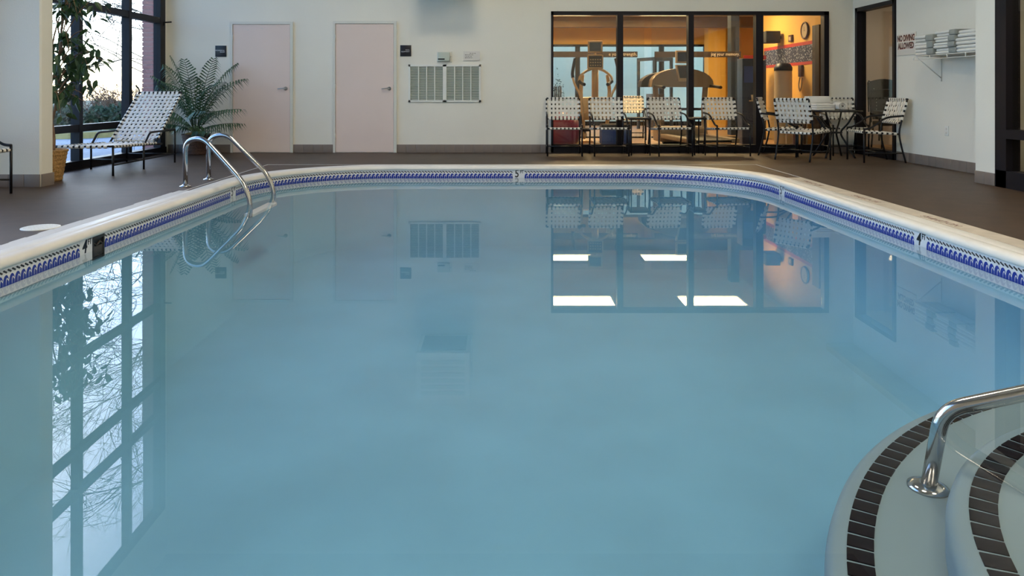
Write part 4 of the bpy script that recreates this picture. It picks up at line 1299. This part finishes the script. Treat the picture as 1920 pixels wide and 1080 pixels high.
# ------------------------------------------------------------------ potted palm
t = thing('potted_palm', 'bushy dark green palm in a brown woven basket', 'palm', (-4.66, 11.09, 0))
b = MB()
prof = [(0.15,0.0)]
for k in range(12): prof += [(0.155+0.045*k/12+0.004*(k%2), 0.005+0.024*k), (0.155+0.045*k/12+0.008-0.004*(k%2), 0.017+0.024*k)]
prof += [(0.21,0.30),(0.205,0.315),(0.19,0.30)]
b.lathe(prof, 28); b.build('basket', M['basketdark'], t)
b = MB(); b.lathe([(0.19,0.295),(0.13,0.33),(0.0,0.345)], 18); b.build('moss', M['soil'], t)
rnd = random.Random(11)
def frond(az, lean, L, lift, name='frond'):
    n = 15
    pts = []
    for k in range(n+1):
        u = k/n
        r_ = lean*(u**1.5)*L
        z = 0.30 + lift*L*(u - 0.50*lean*u**2.6)
        pts.append(Vector((r_*math.cos(az)+0.03*math.cos(az), r_*math.sin(az)+0.03*math.sin(az), z)))
    m_ = MB()
    m_.tube(pts, [0.008*(1-0.75*k/n) for k in range(n+1)], 5, mi=1)
    for k in range(0, 20):
        u = 0.22 + 0.78*(k/19)
        if u > 1: break
        i = min(n-1, int(u*n)); f_ = u*n-i
        p = pts[i].lerp(pts[i+1], f_)
        tg = (pts[i+1]-pts[i]).normalized()
        side = tg.cross(Vector((0,0,1)))
        if side.length < 0.05: side = Vector((-math.sin(az), math.cos(az), 0))
        side.normalize()
        upv = side.cross(tg)
        ll = 0.36*(math.sin(PI*(0.14+0.8*(u-0.2)/0.8))**0.7)*rnd.uniform(0.85,1.1)
        for s in (-1, 1):
            d = (tg*0.55 + side*s*0.80 + upv*0.10).normalized()
            q1 = p + d*ll*0.52 + Vector((0,0,-0.07*ll)); q2 = p + d*ll*0.88 + Vector((0,0,-0.55*ll))
            for qq in (q1, q2):
                qq.y = min(qq.y, 0.27); qq.x = max(qq.x, -0.52)
            wv = d.cross(upv).normalized()*0.0110
            lf = [p-wv*0.4, p+wv*0.4, q1+wv, q1-wv, q2]
            m_.add(lf, [(0,1,2,3),(3,2,4)], 0)
    return m_
for (az, lean, L, lift) in ((-8,0.62,1.20,1.02),(14,0.42,1.30,1.05),(-35,0.55,1.15,0.95),(-70,0.50,1.15,1.0),(-110,0.55,1.1,0.98),(-150,0.50,1.15,1.02),(172,0.40,1.22,1.08),
                            (190,0.52,1.05,0.95),(-20,0.85,0.95,0.72),(-55,0.80,0.9,0.70),(205,0.62,0.85,0.72),(-130,0.80,0.85,0.62),(-90,0.30,1.25,1.05),(-30,0.28,1.30,1.02),(-160,0.25,1.28,1.05),
                            (-5,0.95,0.72,0.45),(-80,0.95,0.68,0.42),(215,0.70,0.65,0.42),(-45,1.0,0.6,0.25)):
    frond(R(az), lean, L, lift).build('frond', [M['palm'], M['palmstem']], t)

# ------------------------------------------------------------------ ficus
t = thing('potted_ficus', 'leafy potted fig tree in a tan wicker basket behind the column', 'tree', (-4.85, 7.80, 0))
b = MB()
prof = [(0.115,0.0)]
for k in range(14): prof += [(0.118+0.05*k/14+0.004*(k%2), 0.004+0.022*k), (0.122+0.05*k/14-0.003*(k%2), 0.015+0.022*k)]
prof += [(0.178,0.318),(0.178,0.335),(0.165,0.335),(0.16,0.30)]
b.lathe(prof, 28); b.build('basket', M['basket'], t)
b = MB(); b.lathe([(0.16,0.30),(0.0,0.31)], 18); b.build('soil', M['soil'], t)
rnd = random.Random(5)
b = MB()
for ph in (0, PI):
    pts = [(0.035*math.cos(ph+z*6)+0.06*z, 0.03*math.sin(ph+z*6), 0.29+z) for z in [k*0.07 for k in range(22)]]
    b.tube(pts, [0.019-0.0006*k for k in range(22)], 7)
ends = []
for k in range(26):
    a = rnd.uniform(-1.7, 1.9); z0 = rnd.uniform(0.75, 1.75)
    r_ = rnd.uniform(0.12, 0.42)
    p0 = Vector((0.05+0.06*(z0-0.3), 0, z0))
    p2 = p0 + Vector((r_*math.cos(a), r_*math.sin(a)*0.7, rnd.uniform(0.10,0.50)))
    p3 = p2 + Vector((0.14*math.cos(a), 0.14*math.sin(a), rnd.uniform(-0.30,-0.08)))
    pts = smooth([p0, p0.lerp(p2,0.5)+Vector((0,0,0.08)), p2, p3], 4)
    pts = [Vector((max(-0.30, q.x), max(-0.20, q.y), q.z)) for q in pts]
    b.tube(pts, [0.007-0.0004*i for i in range(len(pts))], 5)
    ends.append(pts)
b.build('trunk', M['bark'], t)
lm = MB(); lm.add([(0,0,0),(0.018,0.016,0.004),(0.045,0.018,0.0),(0.082,0,-0.014),(0.045,-0.018,0.0),(0.018,-0.016,0.004),(0.04,0,-0.006)], [(0,6,1),(1,6,2),(2,6,3),(3,6,4),(4,6,5),(5,6,0)])
LEAF = lm.mesh('leaf', M['leaf'])
cnt = 0
for k in range(290):
    pts = rnd.choice(ends)
    q = pts[rnd.randrange(3, len(pts))] + Vector((rnd.gauss(0,0.05), rnd.gauss(0,0.05), rnd.gauss(0,0.05)))
    q.x = max(-0.22, q.x); q.y = max(-0.15, q.y)
    mx = Matrix.Translation(q) @ Matrix.Rotation(rnd.uniform(0,2*PI),4,'Z') @ Matrix.Rotation(rnd.uniform(0.2,1.35),4,'Y') @ Matrix.Rotation(rnd.uniform(-0.8,0.8),4,'X') @ Matrix.Scale(rnd.uniform(1.25,1.9),4)
    inst('leaf', LEAF, t, mx)

# ------------------------------------------------------------------ outdoors
walls('ground', [(-90, XL-0.12, -40, 90, -0.30, -0.12), (XL-0.12, 60, FY1+0.12, 90, -0.30, -0.12)], M['asphalt'], 'pale asphalt outside the windows')
walls('lawn', [(-60, -8.2, 19.0, 80, -0.13, -0.02)], M['lawn'], 'dry lawn beyond the drive')
# brick pier outside the corner
pr = struct(empty('brick_pier'), 'red brick pier outside the corner window')
px0, px1, py0, py1 = -5.98, -5.57, 12.10, 12.50
piece('mortar_core', M['mortar'], (px0+0.008, px1-0.008, py0+0.008, py1-0.008, -0.12, 6.2), pr)
bk = MB(); bk.box(-0.0975, 0.0975, 0, 0.09, 0, 0.065)
BK = bk.mesh('brick', M['brick'])
rows = 60
for r_ in range(rows):
    z = -0.12 + r_*0.0765
    if z > 4.5: break
    off = 0 if r_ % 2 else 0.1025
    for (ox, oy, dxx, dyy, rot) in ((px0, py0, 1, 0, 0), (px1, py0, 0, 1, PI/2)):
        for k in range(2):
            c = 0.0975+0.205*k
            if rot == 0: mx = Matrix.Translation((px0+c-0.003+0*off, py0, z))
            else: mx = Matrix.Translation((px1, py0+c-0.003, z)) @ Matrix.Rotation(PI/2,4,'Z')
            inst('brick', BK, pr, mx)

def branch(mb, p, d, L, r_, depth, rnd, droop=0.0):
    n = 4
    pts = [p]
    for k in range(n):
        d = (d + Vector((rnd.gauss(0,0.16), rnd.gauss(0,0.16), rnd.gauss(0,0.12)-droop))).normalized()
        pts.append(pts[-1] + d*L/n)
    mb.tube(pts, [r_*(1-0.5*k/n) for k in range(n+1)], 5 if depth > 1 else 3)
    if depth == 0: return
    for k in range(4 if depth > 1 else 3):
        i = rnd.randrange(1, n+1)
        dd = (d + Vector((rnd.gauss(0,0.6), rnd.gauss(0,0.6), rnd.gauss(0.05,0.4)))).normalized()
        branch(mb, pts[i], dd, L*rnd.uniform(0.55,0.8), r_*0.66, depth-1, rnd, droop)
def bare_tree(x, y, h, seed, lab, spread=1.0):
    rnd = random.Random(seed)
    t = thing('bare_tree', lab, 'tree', (x, y, -0.12), 0, 'bare trees outside the windows')
    b = MB()
    b.tube([(0,0,0),(0.05,0,h*0.25),(0,0.05,h*0.5),(0.08,0,h*0.75),(0.05,0,h)], [0.11,0.10,0.08,0.05,0.02], 8)
    b.build('trunk', M['twig'], t)
    b = MB()
    for k in range(40):
        z = h*rnd.uniform(0.16, 0.98); a = rnd.uniform(0, 2*PI)
        branch(b, Vector((0.04,0,z)), Vector((math.cos(a), math.sin(a), rnd.uniform(0.1,0.6))).normalized(), spread*h*0.24*(1.2-z/h*0.6), 0.0125, 3, rnd, 0.005)
    b.build('branches', M['twig'], t)['kind'] = 'stuff'
bare_tree(-7.75, 16.0, 7.8, 3, 'bare branching tree just beyond the brick pier', 1.2)
bare_tree(-12.5, 18.5, 8.5, 9, 'bare tree further off behind the low hedge', 1.2)

def leaf_mound(name, x, y, sx, sy, h, m, lab, seed, n=1500, size=0.09, cat='hedge'):
    rnd = random.Random(seed)
    t = thing(name, lab, cat, (x, y, -0.11))
    b = MB()
    for k in range(10):
        a = 2*PI*k/10
        b.tube([(0.1*math.cos(a),0.1*math.sin(a),0),(0.35*sx*math.cos(a),0.35*sy*math.sin(a),h*0.7)], 0.015, 4)
    b.build('stems', M['twig'], t)
    b = MB()
    for k in range(n):
        while True:
            p = Vector((rnd.uniform(-1,1), rnd.uniform(-1,1), rnd.uniform(0,1)))
            if p.x**2+p.y**2+p.z**3 < 1: break
        l = p.length
        p = p*(0.65+0.35*rnd.random())
        c = Vector((p.x*sx, p.y*sy, 0.03+p.z*h))
        d1 = Vector((rnd.gauss(0,1),rnd.gauss(0,1),rnd.gauss(0,1))).normalized()*size
        d2 = d1.cross(Vector((rnd.gauss(0,1),rnd.gauss(0,1),rnd.gauss(0,1)))).normalized()*size*0.5
        b.add([c-d1, c+d2, c+d1, c-d2], [(0,1,2,3)])
    b.build('foliage', m, t)['kind'] = 'stuff'
leaf_mound('low_hedge', -10.6, 19.7, 1.0, 0.6, 0.72, M['hedge'], 'low green hedge outside nearer the brick pier', 1, 2600)
leaf_mound('low_hedge', -12.1, 20.2, 0.9, 0.6, 0.68, M['hedge'], 'low green hedge outside behind the potted fig', 2, 2200)
def scrub(x, y, h, lab, seed):
    rnd = random.Random(seed)
    b = MB()
    for k in range(26):
        a = rnd.uniform(0,2*PI)
        branch(b, Vector((rnd.uniform(-0.4,0.4),rnd.uniform(-0.4,0.4),0)), Vector((0.5*math.cos(a),0.5*math.sin(a),1)).normalized(), h*0.5, 0.014, 2, rnd)
    o = b.build('twiggy_shrub', M['scrub']); o.location = (x, y, -0.1)
    tag(o, lab, 'shrub', 'twiggy shrubs outside')
for i, (x, y, h) in enumerate(((-11.2, 21.4, 1.5), (-12.3, 21.6, 1.6), (-13.4, 22.4, 1.5), (-10.7, 21.8, 1.5), (-12.6, 24.0, 1.9))):
    scrub(x, y, h, ('leafless reddish shrub right behind the low hedge', 'leafless reddish shrub second behind the hedge', 'leafless reddish shrub at the window edge', 'leafless reddish shrub nearest the brick pier', 'leafless reddish shrub farthest across the drive')[i], 20+i)
# yellow curbed island
b = MB()
outer = [(-11.3+2.1*math.cos(2*PI*k/40), 17.2+0.95*math.sin(2*PI*k/40)) for k in range(40)]
b.prism(outer, -0.13, 0.02)
isl = struct(b.build('island_kerb', M['curb']), 'yellow painted kerb around the planted island')
b = MB(); b.prism([(-11.3+1.95*math.cos(2*PI*k/40), 17.2+0.82*math.sin(2*PI*k/40)) for k in range(40)], 0.0, 0.025); b.build('bed', M['lawn'], isl)
# shrub seen through the far gym window
leaf_mound('slender_shrub', 1.66, 21.4, 0.28, 0.2, 1.75, M['hedge'], 'slender shrub outside the far gym window', 8, 420, 0.035, 'shrub')

walls('wall_outbuilding', [(-4, 14, 25.0, 25.4, -0.12, 4.2)], mat('pale_render', (0.95, 0.82, 0.54), 0.85, var=0.04, vscale=0.5), 'pale rendered outbuilding wall beyond the far gym windows')
